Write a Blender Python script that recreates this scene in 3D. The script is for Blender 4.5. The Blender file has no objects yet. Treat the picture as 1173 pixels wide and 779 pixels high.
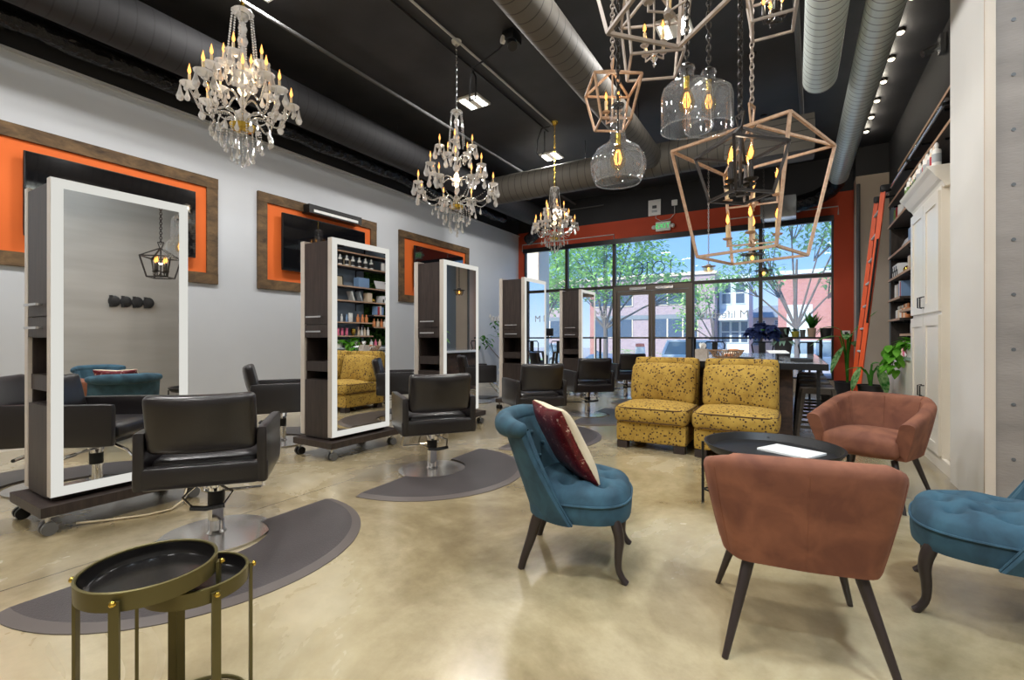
import bpy, bmesh, math, random
from mathutils import Vector, Matrix
random.seed(7)
PI=math.pi; C=bpy.context.scene.collection; SC=bpy.context.scene
def R(d): return math.radians(d)
def srgb(r,g,b):
    f=lambda c:(c/255/12.92 if c/255<=0.04045 else ((c/255+.055)/1.055)**2.4)
    return (f(r),f(g),f(b),1)
# ------------------------------------------------------------------ materials
class NT:
    def __init__(s,name):
        m=bpy.data.materials.new(name); m.use_nodes=True; s.m=m; s.t=m.node_tree; s.t.nodes.clear()
        s.o=s.t.nodes.new('ShaderNodeOutputMaterial')
    def n(s,typ,**k):
        nd=s.t.nodes.new(typ)
        for a,v in k.items():
            if a.startswith('i_'):
                key=a[2:]; key=int(key) if key.isdigit() else key.replace('_',' ')
                nd.inputs[key].default_value=v
            else: setattr(nd,a,v)
        return nd
    def l(s,a,ao,b,bi): s.t.links.new(a.outputs[ao],b.inputs[bi])
    def coord(s,scale=(1,1,1),kind='Object'):
        tc=s.n('ShaderNodeTexCoord'); mp=s.n('ShaderNodeMapping'); mp.inputs['Scale'].default_value=scale
        s.l(tc,kind,mp,'Vector'); return mp
    def ramp(s,stops):
        r=s.n('ShaderNodeValToRGB'); e=r.color_ramp.elements
        while len(e)<len(stops): e.new(.5)
        for el,(p,c) in zip(e,stops): el.position=p; el.color=c if len(c)==4 else (*c,1)
        return r
    def bsdf(s,**k):
        b=s.n('ShaderNodeBsdfPrincipled')
        for a,v in k.items(): b.inputs[a.replace('_',' ')].default_value=v
        s.l(b,'BSDF',s.o,'Surface'); return b
def flat(name,col,rough=.5,metal=0,bump=0,bscale=60,var=0,vscale=3,stretch=(1,1,1),**k):
    t=NT(name); b=t.bsdf(Base_Color=col,Roughness=rough,Metallic=metal,**k)
    if var:
        mp=t.coord(stretch); nz=t.n('ShaderNodeTexNoise',i_Scale=vscale,i_Detail=5.0); t.l(mp,0,nz,'Vector')
        lo=tuple(max(0,c*(1-var)) for c in col[:3])+(1,); hi=tuple(min(1,c*(1+var)) for c in col[:3])+(1,)
        r=t.ramp([(.3,lo),(.7,hi)]); t.l(nz,0,r,0); t.l(r,0,b,'Base Color')
    if bump:
        mp=t.coord(stretch); nz=t.n('ShaderNodeTexNoise',i_Scale=bscale,i_Detail=3.0); t.l(mp,0,nz,'Vector')
        bp=t.n('ShaderNodeBump',i_Strength=bump,i_Distance=.01); t.l(nz,0,bp,'Height'); t.l(bp,0,b,'Normal')
        if name=='black_flex_foil': bp.inputs['Distance'].default_value=.05
    return t.m
def emit(name,col,st):
    t=NT(name); e=t.n('ShaderNodeEmission',i_Color=col,i_Strength=st); t.l(e,0,t.o,'Surface'); return t.m
M={}
def mk_floor():
    t=NT('polished_concrete'); b=t.bsdf(Roughness=.2)
    mp=t.coord((1,1,1)); n1=t.n('ShaderNodeTexNoise',i_Scale=.75,i_Detail=7.0,i_Roughness=.62,i_Distortion=.6); t.l(mp,0,n1,'Vector')
    r1=t.ramp([(.30,srgb(108,93,64)),(.44,srgb(150,134,101)),(.56,srgb(180,165,131)),(.70,srgb(204,193,166))]); t.l(n1,0,r1,0)
    n2=t.n('ShaderNodeTexNoise',i_Scale=9.0,i_Detail=6.0,i_Roughness=.7); t.l(mp,0,n2,'Vector')
    r2=t.ramp([(.3,(.80,.78,.74,1)),(.65,(1.04,1.04,1.02,1))]); t.l(n2,0,r2,0)
    mx=t.n('ShaderNodeMix',data_type='RGBA',blend_type='MULTIPLY'); mx.inputs[0].default_value=.8
    t.l(r1,0,mx,6); t.l(r2,0,mx,7)
    # saw-cut joints
    sp=t.n('ShaderNodeSeparateXYZ'); t.l(mp,0,sp,0)
    def joint(ax,off,step):
        a=t.n('ShaderNodeMath',operation='ADD',i_1=off); t.l(sp,ax,a,0)
        w=t.n('ShaderNodeMath',operation='PINGPONG',i_1=step/2); t.l(a,0,w,0)
        c=t.n('ShaderNodeMath',operation='LESS_THAN',i_1=.004); t.l(w,0,c,0); return c
    ja=joint(0,2.9,14.0); jb=joint(1,-7.4,14.0)
    mxm=t.n('ShaderNodeMath',operation='MAXIMUM'); t.l(ja,0,mxm,0); t.l(jb,0,mxm,1)
    mj=t.n('ShaderNodeMix',data_type='RGBA'); t.l(mxm,0,mj,0); t.l(mx,2,mj,6); mj.inputs[7].default_value=srgb(92,80,58)
    t.l(mj,2,b,'Base Color')
    rr=t.ramp([(.3,(.16,)*3),(.7,(.32,)*3)]); t.l(n1,0,rr,0); t.l(rr,0,b,'Roughness')
    b.inputs['Coat Weight'].default_value=1; b.inputs['Coat IOR'].default_value=1.65; b.inputs['Coat Roughness'].default_value=.26
    return t.m
def mk_wood(name,c1,c2,scale=(1,1,12),rough=.6,ws=3.0,bump=.15):
    t=NT(name); b=t.bsdf(Roughness=rough); mp=t.coord(scale)
    n1=t.n('ShaderNodeTexNoise',i_Scale=ws,i_Detail=8.0,i_Roughness=.65,i_Distortion=.4); t.l(mp,0,n1,'Vector')
    r=t.ramp([(.3,c1),(.7,c2)]); t.l(n1,0,r,0); t.l(r,0,b,'Base Color')
    bp=t.n('ShaderNodeBump',i_Strength=bump,i_Distance=.01); t.l(n1,0,bp,'Height'); t.l(bp,0,b,'Normal'); return t.m
def mk_velvet(name,c1,c2):
    t=NT(name); b=t.bsdf(Roughness=.85); mp=t.coord((1,1,1))
    n1=t.n('ShaderNodeTexNoise',i_Scale=9.0,i_Detail=4.0,i_Distortion=.5); t.l(mp,0,n1,'Vector')
    r=t.ramp([(.35,c1),(.65,c2)]); t.l(n1,0,r,0); t.l(r,0,b,'Base Color')
    b.inputs['Sheen Weight'].default_value=.25; b.inputs['Sheen Roughness'].default_value=.45; b.inputs['Sheen Tint'].default_value=c2
    return t.m
def mk_mustard():
    t=NT('mustard_sprig_fabric'); b=t.bsdf(Roughness=.9); mp=t.coord((1,1,1))
    vo=t.n('ShaderNodeTexVoronoi',i_Scale=30.0,i_Randomness=.85); t.l(mp,0,vo,'Vector')
    c1=t.n('ShaderNodeMath',operation='LESS_THAN',i_1=.27); t.l(vo,'Distance',c1,0)
    ns=t.n('ShaderNodeTexNoise',i_Scale=62.0,i_Detail=1.0); mp2=t.coord((1,1,.45)); t.l(mp2,0,ns,'Vector')
    c2=t.n('ShaderNodeMath',operation='GREATER_THAN',i_1=.665); t.l(ns,0,c2,0)
    mxm=t.n('ShaderNodeMath',operation='MAXIMUM'); t.l(c1,0,mxm,0); t.l(c2,0,mxm,1)
    nf=t.n('ShaderNodeTexNoise',i_Scale=14.0,i_Detail=3.0); t.l(mp,0,nf,'Vector')
    r=t.ramp([(.3,srgb(154,121,46)),(.7,srgb(180,146,64))]); t.l(nf,0,r,0)
    mj=t.n('ShaderNodeMix',data_type='RGBA'); t.l(mxm,0,mj,0); t.l(r,0,mj,6); mj.inputs[7].default_value=srgb(66,44,24)
    t.l(mj,2,b,'Base Color')
    bp=t.n('ShaderNodeBump',i_Strength=.3,i_Distance=.004); n3=t.n('ShaderNodeTexNoise',i_Scale=220.0); t.l(mp,0,n3,'Vector'); t.l(n3,0,bp,'Height'); t.l(bp,0,b,'Normal')
    return t.m
def mk_sequin():
    t=NT('red_sequin'); b=t.bsdf(Roughness=.28,Metallic=.35); mp=t.coord((1,1,1))
    vo=t.n('ShaderNodeTexVoronoi',i_Scale=150.0); t.l(mp,0,vo,'Vector')
    n1=t.n('ShaderNodeTexNoise',i_Scale=22.0,i_Detail=6.0,i_Roughness=.85); t.l(mp,0,n1,'Vector')
    r=t.ramp([(.40,srgb(70,10,18)),(.56,srgb(112,20,30)),(.595,srgb(112,20,30)),(.615,srgb(225,205,190))]); t.l(n1,0,r,0); t.l(r,0,b,'Base Color')
    bp=t.n('ShaderNodeBump',i_Strength=.9,i_Distance=.004); t.l(vo,'Color',bp,'Height'); t.l(bp,0,b,'Normal'); return t.m
def mk_thin_glass(name,tint,base,edge,rough=.02,seeds=0,veil=0):
    t=NT(name); tr=t.n('ShaderNodeBsdfTransparent',i_Color=tint); gl=t.n('ShaderNodeBsdfGlossy',i_Roughness=rough)
    lw=t.n('ShaderNodeLayerWeight',i_Blend=.35); mr=t.n('ShaderNodeMapRange'); mr.inputs[3].default_value=base; mr.inputs[4].default_value=edge
    t.l(lw,'Facing',mr,0); fac=mr
    mx=t.n('ShaderNodeMixShader')
    if seeds:
        mp=t.coord((1,1,1)); vo=t.n('ShaderNodeTexVoronoi',i_Scale=float(seeds)); t.l(mp,0,vo,'Vector')
        c=t.n('ShaderNodeMath',operation='LESS_THAN',i_1=.2); t.l(vo,'Distance',c,0)
        sc=t.n('ShaderNodeMath',operation='MULTIPLY_ADD',i_1=.22); t.l(c,0,sc,0); t.l(mr,0,sc,2); fac=sc
    t.l(fac,0,mx,0); t.l(tr,0,mx,1); t.l(gl,0,mx,2)
    if veil:
        tl=t.n('ShaderNodeBsdfTranslucent',i_Color=(.9,.95,1,1)); m2=t.n('ShaderNodeMixShader',i_0=veil); t.l(mx,0,m2,1); t.l(tl,0,m2,2); mx=m2  # translucent white mixed into the glass to paint a pale haze
    t.l(mx,0,t.o,'Surface'); return t.m
def mk_crystal(k=.42):
    t=NT('cut_crystal'); tr=t.n('ShaderNodeBsdfTransparent',i_Color=(.98,.97,.95,1)); gl=t.n('ShaderNodeBsdfGlossy',i_Roughness=.03)
    tl=t.n('ShaderNodeBsdfTranslucent',i_Color=(1,.97,.92,1)); df=t.n('ShaderNodeBsdfDiffuse',i_Color=(1,.97,.93,1))
    a=t.n('ShaderNodeMixShader',i_0=.55); t.l(tr,0,a,1); t.l(gl,0,a,2)
    d=t.n('ShaderNodeMixShader',i_0=.5); t.l(tl,0,d,1); t.l(df,0,d,2)
    e=t.n('ShaderNodeMixShader',i_0=k); t.l(a,0,e,1); t.l(d,0,e,2); t.l(e,0,t.o,'Surface'); return t.m
def mk_leaf(name,c1,c2,sc=6.0):
    t=NT(name); df=t.n('ShaderNodeBsdfDiffuse'); tl=t.n('ShaderNodeBsdfTranslucent'); mp=t.coord((1,1,1))
    n1=t.n('ShaderNodeTexNoise',i_Scale=sc,i_Detail=3.0); t.l(mp,0,n1,'Vector'); r=t.ramp([(.35,c1),(.65,c2)]); t.l(n1,0,r,0)
    t.l(r,0,df,0); t.l(r,0,tl,0); mx=t.n('ShaderNodeMixShader',i_0=.4); t.l(df,0,mx,1); t.l(tl,0,mx,2); t.l(mx,0,t.o,'Surface'); return t.m
def mk_brick(name,c1,c2,mortar,scale=4.0):
    t=NT(name); b=t.bsdf(Roughness=.9); tc=t.n('ShaderNodeTexCoord'); sp=t.n('ShaderNodeSeparateXYZ'); cb=t.n('ShaderNodeCombineXYZ'); t.l(tc,'Object',sp,0)
    ad=t.n('ShaderNodeMath',operation='ADD'); t.l(sp,0,ad,0); t.l(sp,1,ad,1); t.l(ad,0,cb,0); t.l(sp,2,cb,1)
    br=t.n('ShaderNodeTexBrick',i_Scale=scale,i_Color1=c1,i_Color2=c2,i_Mortar=mortar); br.inputs['Mortar Size'].default_value=.012
    t.l(cb,0,br,'Vector'); t.l(br,0,b,'Base Color'); return t.m
def mk_duct(name,col,rough,metal,pitch):
    t=NT(name); b=t.bsdf(Base_Color=col,Roughness=rough,Metallic=metal); tc=t.n('ShaderNodeTexCoord'); sp=t.n('ShaderNodeSeparateXYZ'); t.l(tc,'Object',sp,0)
    # spiral lock seam: axis is local Z
    pp=t.n('ShaderNodeMath',operation='PINGPONG',i_1=pitch/2); t.l(sp,2,pp,0)
    c=t.n('ShaderNodeMath',operation='LESS_THAN',i_1=.006); t.l(pp,0,c,0)
    mx=t.n('ShaderNodeMix',data_type='RGBA'); mx.inputs[6].default_value=col; mx.inputs[7].default_value=tuple(c_*.35 for c_ in col[:3])+(1,); t.l(c,0,mx,0); t.l(mx,2,b,'Base Color')
    bp=t.n('ShaderNodeBump',i_Strength=.5,i_Distance=.02); t.l(pp,0,bp,'Height'); t.l(bp,0,b,'Normal'); return t.m
def mk_wall(name,col,var=.05,bump=.05,rough=.75):
    return flat(name,col,rough,var=var,vscale=1.3,bump=bump,bscale=90)
M['floor']=mk_floor()
M['ceil']=flat('black_painted_deck',srgb(52,52,54),.55,var=.25,vscale=2.0,bump=.1,bscale=25)
M['wall']=mk_wall('pale_grey_paint',srgb(206,209,213),.03)
M['blackwall']=mk_wall('black_paint',srgb(38,38,40),.15)
M['orange']=mk_wall('orange_paint',srgb(236,112,42),.04)
M['rust']=mk_wall('burnt_orange_paint',srgb(190,72,40),.06)
M['concrete']=flat('board_formed_concrete',srgb(140,130,121),.8,var=.22,vscale=1.6,stretch=(1,1,3),bump=.2,bscale=30)
M['greywall']=flat('taupe_grey_plaster',srgb(148,142,134),.8,var=.12,vscale=1.4,stretch=(1,.4,3))
M['beige']=mk_wall('beige_plaster',srgb(200,184,166),.08)
M['drywall']=mk_wall('white_drywall',srgb(222,221,217),.03)
M['white']=flat('white_paint',srgb(232,230,225),.45)
M['cabwhite']=flat('cream_white_lacquer',srgb(232,226,214),.3)
M['rwood']=mk_wood('rough_stained_timber',srgb(54,40,26),srgb(124,97,64),(2.5,1.2,2.5),.75,4.0,.4)
M['darkwood']=mk_wood('dark_walnut_laminate',srgb(38,31,29),srgb(66,55,50),(9,9,.8),.45,4.0,.08)
M['reclaimed']=mk_wood('reclaimed_dark_planks',srgb(26,20,18),srgb(92,66,50),(5,5,9),.6,1.2,.3)
M['shelf']=mk_wood('black_brown_shelf_boards',srgb(44,38,34),srgb(72,62,55),(9,1,1),.6,3.0,.2)
M['shelfwall']=mk_wall('slate_blue_grey_paint',srgb(124,136,148),.06)
M['vinyl']=flat('black_vinyl',srgb(28,24,26),.33,Coat_Weight=.3,Coat_IOR=1.5,Coat_Roughness=.2,bump=.12,bscale=160)
M['vinylseat']=flat('black_vinyl_seat',srgb(36,33,35),.3,bump=.12,bscale=160)
M['chrome']=flat('chrome',(.82,.82,.83,1),.08,1)
M['basesteel']=flat('satin_steel_plate',(.70,.68,.66,1),.24,.9)
M['steel']=flat('brushed_steel',(.62,.62,.62,1),.25,1)
M['black']=flat('black_metal',srgb(26,26,27),.45,.3)
M['blackplastic']=flat('black_plastic',srgb(20,20,21),.4)
M['rubber']=flat('charcoal_rubber_mat',srgb(74,69,69),.36,var=.12,vscale=5,bump=.2,bscale=120)
M['rubberedge']=flat('charcoal_rubber_edge',srgb(92,84,80),.45)
M['tealv']=mk_velvet('teal_velvet',srgb(31,58,72),srgb(48,82,97))
M['copperv']=mk_velvet('copper_velvet',srgb(104,60,42),srgb(132,82,58))
M['legwood']=flat('espresso_wood',srgb(44,34,31),.4)
M['mustard']=mk_mustard()
M['mpipe']=flat('brown_piping',srgb(80,55,28),.8)
M['sequin']=mk_sequin()
M['linen']=flat('cream_linen',srgb(206,190,160),.9,bump=.2,bscale=200)
M['brass']=flat('antique_brass',srgb(100,91,54),.42,.6)
M['gold']=flat('polished_brass',srgb(215,180,80),.2,1)
M['traytop']=flat('smoky_tray_enamel',srgb(26,24,23),.2,var=.3,vscale=6)
M['mirror']=flat('silvered_mirror',(.93,.94,.94,1),.01,1)
M['led']=emit('lit_white_diffuser',(1,.99,.92,1),.66)
M['ledside']=flat('pale_frame_edge',srgb(205,196,186),.35)
M['screen']=flat('tv_screen_glass',srgb(14,14,17),.06,Coat_Weight=1.0,Coat_IOR=1.9,Coat_Roughness=.03)
M['lampw']=emit('ceiling_panel_diffuser',(1,.96,.88,1),14)
M['flame']=emit('warm_filament_bulb',(1,.42,.10,1),2.6)
M['flamecore']=emit('hot_filament',(1,.46,.13,1),3.4)
M['puck']=emit('small_spot_lens',(1,.88,.68,1),6)
M['sleeve']=flat('ivory_candle_sleeve',srgb(226,200,150),.5)
M['crystal']=mk_crystal(.33); M['crystalarm']=mk_crystal(.13)
M['seeded']=mk_thin_glass('seeded_glass',(.985,.99,.99,1),.02,.5,.04,70,.05)
M['pane']=mk_thin_glass('window_glass',(.96,.98,.98,1),.010,.18,.0,0,.09)
M['bulbglass']=mk_thin_glass('clear_bulb_glass',(1,.86,.62,1),.015,.22,.05)
M['tanwood']=mk_wood('weathered_tan_finish',srgb(170,134,106),srgb(204,170,140),(8,8,8),.55,5.0,.05)
M['lblack']=flat('dark_bronze',srgb(48,42,38),.4,.4)
M['lgrey']=flat('silvered_timber_finish',srgb(168,158,150),.4,.25)
M['ductblack']=mk_duct('black_spiral_duct',srgb(37,36,38),.7,.0,.14)
M['ductgrey']=mk_duct('dusty_grey_spiral_duct',srgb(92,87,79),.65,.1,.14)
M['ductsilver']=mk_duct('galvanised_spiral_duct',srgb(214,222,216),.38,.25,.105)
M['flex']=flat('black_flex_foil',srgb(30,30,32),.16,.5,bump=1.0,bscale=11)
M['pipew']=flat('white_conduit',srgb(205,205,203),.4)
M['pipeg']=flat('grey_pipe',srgb(92,92,92),.5)
M['bronze']=flat('bronze_mullion',srgb(58,52,46),.4,.3)
M['alu']=flat('bronze_door_aluminium',srgb(104,94,84),.38,.4)
M['laddero']=flat('orange_fibreglass',srgb(246,96,40),.45)
M['stool']=flat('weathered_gunmetal',srgb(84,76,68),.4,.5,var=.35,vscale=9)
M['tabletop']=flat('pale_blue_white_laminate',srgb(226,232,238),.22,Coat_Weight=1.0,Coat_IOR=1.7,Coat_Roughness=.1)
M['paper']=flat('white_paper',srgb(235,235,232),.6)
M['pgreen']=flat('exit_green',srgb(80,190,110),.5)
M['exitglow']=emit('exit_letter_glow',srgb(60,215,110),1.0)
M['leafd']=mk_leaf('dark_green_leaf',srgb(38,88,32),srgb(86,150,58))
M['leafb']=mk_leaf('bright_green_leaf',srgb(76,150,40),srgb(140,205,84))
M['leafv']=mk_leaf('variegated_leaf',srgb(60,130,58),srgb(168,204,140),22.0)
M['leafs']=mk_leaf('silver_green_leaf',srgb(108,140,120),srgb(160,188,168))
M['petal']=mk_leaf('navy_blue_petal',srgb(34,42,76),srgb(70,84,130),12.0)
M['moss']=mk_leaf('moss_green',srgb(30,62,26),srgb(88,130,58),14.0)
M['treeA']=mk_leaf('lime_tree_leaf',srgb(110,165,70),srgb(178,222,122),1.2)
M['treeB']=mk_leaf('blue_green_tree_leaf',srgb(112,162,100),srgb(168,208,140),1.2)
M['bark']=flat('grey_bark',srgb(96,86,76),.9,var=.2,vscale=4)
M['potw']=flat('white_glazed_pot',srgb(228,224,216),.35)
M['potb']=flat('black_pot',srgb(34,30,30),.5)
M['pott']=flat('clay_pot',srgb(176,148,124),.8)
M['poty']=flat('yellow_green_pot',srgb(170,160,60),.6)
M['soil']=flat('dark_soil',srgb(50,38,30),.95)
M['stonebox']=flat('grey_stone_effect',srgb(160,150,140),.7,var=.15,vscale=30)
M['wicker']=mk_wood('wire_wicker',srgb(90,64,44),srgb(160,124,90),(20,20,20),.7,5.0)
M['asphalt']=flat('street_asphalt',srgb(160,158,156),.9,var=.08)
M['grass']=flat('verge_grass',srgb(150,180,100),.95,var=.2,vscale=5)
M['pavement']=flat('concrete_pavement',srgb(205,200,192),.9,var=.06)
M['brickp']=mk_brick('mauve_brown_brick',srgb(150,132,140),srgb(168,150,156),srgb(180,170,172),3.0)
M['brickr']=mk_brick('red_brick',srgb(164,106,98),srgb(178,122,114),srgb(190,160,152),3.0)
M['siding']=flat('pale_blue_siding',srgb(205,222,236),.8)
M['cream']=flat('cream_stucco',srgb(226,214,192),.85)
M['roofg']=flat('grey_shingle',srgb(120,128,136),.9)
M['winext']=flat('pale_window_blind',srgb(206,218,222),.3)
M['windark']=flat('dark_house_window',srgb(70,84,104),.2)
M['carw']=flat('white_car_paint',srgb(228,236,244),.2)
M['cars']=flat('silver_car_paint',srgb(190,204,218),.2,.2)
M['carglass']=flat('car_window_tint',srgb(120,138,150),.12)
M['tyre']=flat('tyre_rubber',srgb(32,32,34),.8)
M['barrelo']=flat('safety_orange',srgb(244,122,74),.6)
M['decal']=flat('dark_vinyl_decal',srgb(44,64,92),.5)
M['decalw']=flat('frosted_white_decal',srgb(226,232,238),.6)
M['outlet']=flat('white_plastic',srgb(238,236,230),.35)
for nm,c in dict(b_white=(236,234,228),b_pink=(226,110,140),b_orange=(222,140,84),b_cream=(232,210,180),b_black=(40,38,40),b_blue=(130,160,196),b_red=(186,44,52),b_green=(120,150,86),b_grey=(170,176,180)).items():
    M[nm]=flat('product_'+nm[2:],srgb(*c),.35)
# ------------------------------------------------------------------ mesh builder
class MB:
    def __init__(s): s.v=[]; s.f=[]
    def add(s,vs,fs):
        o=len(s.v); s.v+= [tuple(v) for v in vs]; s.f+=[tuple(i+o for i in f) for f in fs]; return s
    def xf(s,mat,start=0):
        for i in range(start,len(s.v)): s.v[i]=tuple(mat@Vector(s.v[i]))
        return s
    def box(s,cx,cy,cz,sx,sy,sz,rz=0,rx=0,ry=0):
        a,b,c=sx/2,sy/2,sz/2
        vs=[(-a,-b,-c),(a,-b,-c),(a,b,-c),(-a,b,-c),(-a,-b,c),(a,-b,c),(a,b,c),(-a,b,c)]
        m=Matrix.Translation((cx,cy,cz))@Matrix.Rotation(rz,4,'Z')@Matrix.Rotation(ry,4,'Y')@Matrix.Rotation(rx,4,'X')
        return s.add([m@Vector(v) for v in vs],[(0,3,2,1),(4,5,6,7),(0,1,5,4),(1,2,6,5),(2,3,7,6),(3,0,4,7)])
    def bb(s,x0,x1,y0,y1,z0,z1): return s.box((x0+x1)/2,(y0+y1)/2,(z0+z1)/2,x1-x0,y1-y0,z1-z0)
    def bar(s,p0,p1,w,h=None):   # square bar
        h=h or w; return s.cyl(p0,p1,w*.7071,None,4,True,PI/4)
    def cyl(s,p0,p1,r0,r1=None,n=14,caps=True,ph=0):
        r1=r0 if r1 is None else r1; p0=Vector(p0); p1=Vector(p1); d=(p1-p0).normalized()
        u=d.cross(Vector((0,0,1)));
        if u.length<1e-4: u=Vector((1,0,0))
        u.normalize(); w=d.cross(u); vs=[]
        for p,r in ((p0,r0),(p1,r1)):
            for i in range(n):
                a=2*PI*i/n+ph; vs.append(p+u*(r*math.cos(a))+w*(r*math.sin(a)))
        fs=[(i,(i+1)%n,n+(i+1)%n,n+i) for i in range(n)]
        if caps: fs+=[tuple(range(n-1,-1,-1)),tuple(range(n,2*n))]
        return s.add(vs,fs)
    def tube(s,pts,r,n=8,closed=False,caps=True):
        P=[Vector(p) for p in pts]; m=len(P); rs=r if isinstance(r,(list,tuple)) else [r]*m
        T=[]
        for i in range(m):
            a=P[(i-1)%m] if (closed or i>0) else P[i]; b=P[(i+1)%m] if (closed or i<m-1) else P[i]
            T.append((b-a).normalized())
        u=T[0].cross(Vector((0,0,1)));
        if u.length<1e-3: u=T[0].cross(Vector((1,0,0)))
        u.normalize(); vs=[]
        for i in range(m):
            u=(u-T[i]*u.dot(T[i]))
            if u.length<1e-5: u=T[i].orthogonal()
            u.normalize(); w=T[i].cross(u)
            for k in range(n):
                a=2*PI*k/n; vs.append(P[i]+u*(rs[i]*math.cos(a))+w*(rs[i]*math.sin(a)))
        fs=[]; seg=m if closed else m-1
        for i in range(seg):
            j=(i+1)%m
            for k in range(n): fs.append((i*n+k,i*n+(k+1)%n,j*n+(k+1)%n,j*n+k))
        if caps and not closed: fs+=[tuple(range(n-1,-1,-1)),tuple(range((m-1)*n,m*n))]
        return s.add(vs,fs)
    def lathe(s,prof,n=24,c=(0,0,0),caps=True):
        vs=[]; m=len(prof)
        for r,z in prof:
            for k in range(n):
                a=2*PI*k/n; vs.append((c[0]+r*math.cos(a),c[1]+r*math.sin(a),c[2]+z))
        fs=[]
        for i in range(m-1):
            for k in range(n): fs.append((i*n+k,i*n+(k+1)%n,(i+1)*n+(k+1)%n,(i+1)*n+k))
        if caps: fs+=[tuple(range(n-1,-1,-1)),tuple(range((m-1)*n,m*n))]
        return s.add(vs,fs)
    def ball(s,c,rx,ry=None,rz=None,n=12,m=8):
        ry=rx if ry is None else ry; rz=rx if rz is None else rz; vs=[(c[0],c[1],c[2]-rz)]
        for i in range(1,m):
            t=PI*i/m
            for k in range(n):
                a=2*PI*k/n; vs.append((c[0]+rx*math.sin(t)*math.cos(a),c[1]+ry*math.sin(t)*math.sin(a),c[2]-rz*math.cos(t)))
        vs.append((c[0],c[1],c[2]+rz)); fs=[]; L=len(vs)-1
        for k in range(n): fs.append((0,1+(k+1)%n,1+k)); fs.append((L,L-n+k,L-n+(k+1)%n))
        for i in range(m-2):
            for k in range(n): a=1+i*n; fs.append((a+k,a+(k+1)%n,a+n+(k+1)%n,a+n+k))
        return s.add(vs,fs)
    def grid(s,fn,nu,nv,cu=False,cv=False):
        vs=[fn(i/(nu if cu else nu-1),j/(nv if cv else nv-1)) for i in range(nu) for j in range(nv)]; fs=[]
        for i in range(nu if cu else nu-1):
            for j in range(nv if cv else nv-1):
                a=i%nu; b=(i+1)%nu; c=j; d=(j+1)%nv; fs.append((a*nv+c,b*nv+c,b*nv+d,a*nv+d))
        return s.add(vs,fs)
    def prism(s,pts,z0,z1,mat=None):  # convex/simple polygon in XY extruded in Z (optionally transformed)
        n=len(pts); vs=[(x,y,z0) for x,y in pts]+[(x,y,z1) for x,y in pts]
        fs=[(i,(i+1)%n,n+(i+1)%n,n+i) for i in range(n)]+[tuple(range(n-1,-1,-1)),tuple(range(n,2*n))]
        if mat: vs=[mat@Vector(v) for v in vs]
        return s.add(vs,fs)
    def stube(s,pts,r,n=8,k=4):
        P=[Vector(p) for p in pts]; Q=[]; rr=[]; m=len(P)
        for i in range(m-1):
            a,b,c,d=P[max(0,i-1)],P[i],P[i+1],P[min(m-1,i+2)]
            for j in range(k):
                t=j/k; Q.append(.5*((2*b)+(c-a)*t+(2*a-5*b+4*c-d)*t*t+(3*b-a-3*c+d)*t**3)); rr.append(r[i]+(r[i+1]-r[i])*t)
        return s.tube(Q+[P[-1]],rr+[r[-1]],n)
    def soft(s,cx,cy,cz,sx,sy,sz,r,n=10,puff=(0,0,0),fn=None,rx=0,rz=0):
        h=(sx/2,sy/2,sz/2); r=min(r,*h); key={}; vs=[]; fs=[]
        ts=[-1+2*i/n for i in range(n+1)]
        ts=[math.copysign(1-(1-abs(t))**1.35,t) for t in ts]
        def pt(p):
            k=tuple(round(c,5) for c in p)
            if k in key: return key[k]
            q=[p[i]*h[i] for i in range(3)]; inn=[max(-(h[i]-r),min(h[i]-r,q[i])) for i in range(3)]
            d=[q[i]-inn[i] for i in range(3)]; L=math.sqrt(sum(c*c for c in d)) or 1
            o=[inn[i]+d[i]/L*r if L else q[i] for i in range(3)]
            u=[o[i]/h[i] for i in range(3)]
            for ax in range(3):
                if puff[ax]:
                    a,b=[i for i in range(3) if i!=ax]
                    o[ax]+=puff[ax]*u[ax]*max(0,1-u[a]**2)*max(0,1-u[b]**2)
            if fn: o=fn(o,u)
            key[k]=len(vs); vs.append(o); return key[k]
        for ax in range(3):
            a,b=[i for i in range(3) if i!=ax]
            for sg in (-1,1):
                for i in range(n):
                    for j in range(n):
                        q=[]
                        for (ii,jj) in ((i,j),(i+1,j),(i+1,j+1),(i,j+1)):
                            p=[0,0,0]; p[ax]=sg; p[a]=ts[ii]; p[b]=ts[jj]; q.append(pt(p))
                        flip=(sg<0)!=(ax==1)
                        fs.append(tuple(q[::-1]) if flip else tuple(q))
        m=Matrix.Translation((cx,cy,cz))@Matrix.Rotation(rz,4,'Z')@Matrix.Rotation(rx,4,'X')
        return s.add([m@Vector(v) for v in vs],fs)
    def leaf(s,base,d,L,w,droop=.3,seg=4,fold=.25):
        b=Vector(base); d=Vector(d).normalized(); side=d.cross(Vector((0,0,1)))
        if side.length<.05: side=Vector((random.uniform(-1,1),random.uniform(-1,1),0))
        side.normalize(); up=side.cross(d); vs=[]
        for i in range(seg+1):
            t=i/seg; c=b+d*(L*t)+Vector((0,0,-droop*L*t*t)); ww=w*(math.sin(PI*min(1,t*.94+.04))**.8)*.5
            vs+=[c-side*ww+up*(fold*ww),c,c+side*ww+up*(fold*ww)]
        fs=[]
        for i in range(seg):
            a=3*i; fs+=[(a,a+1,a+4,a+3),(a+1,a+2,a+5,a+4)]
        return s.add(vs,fs)
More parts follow.
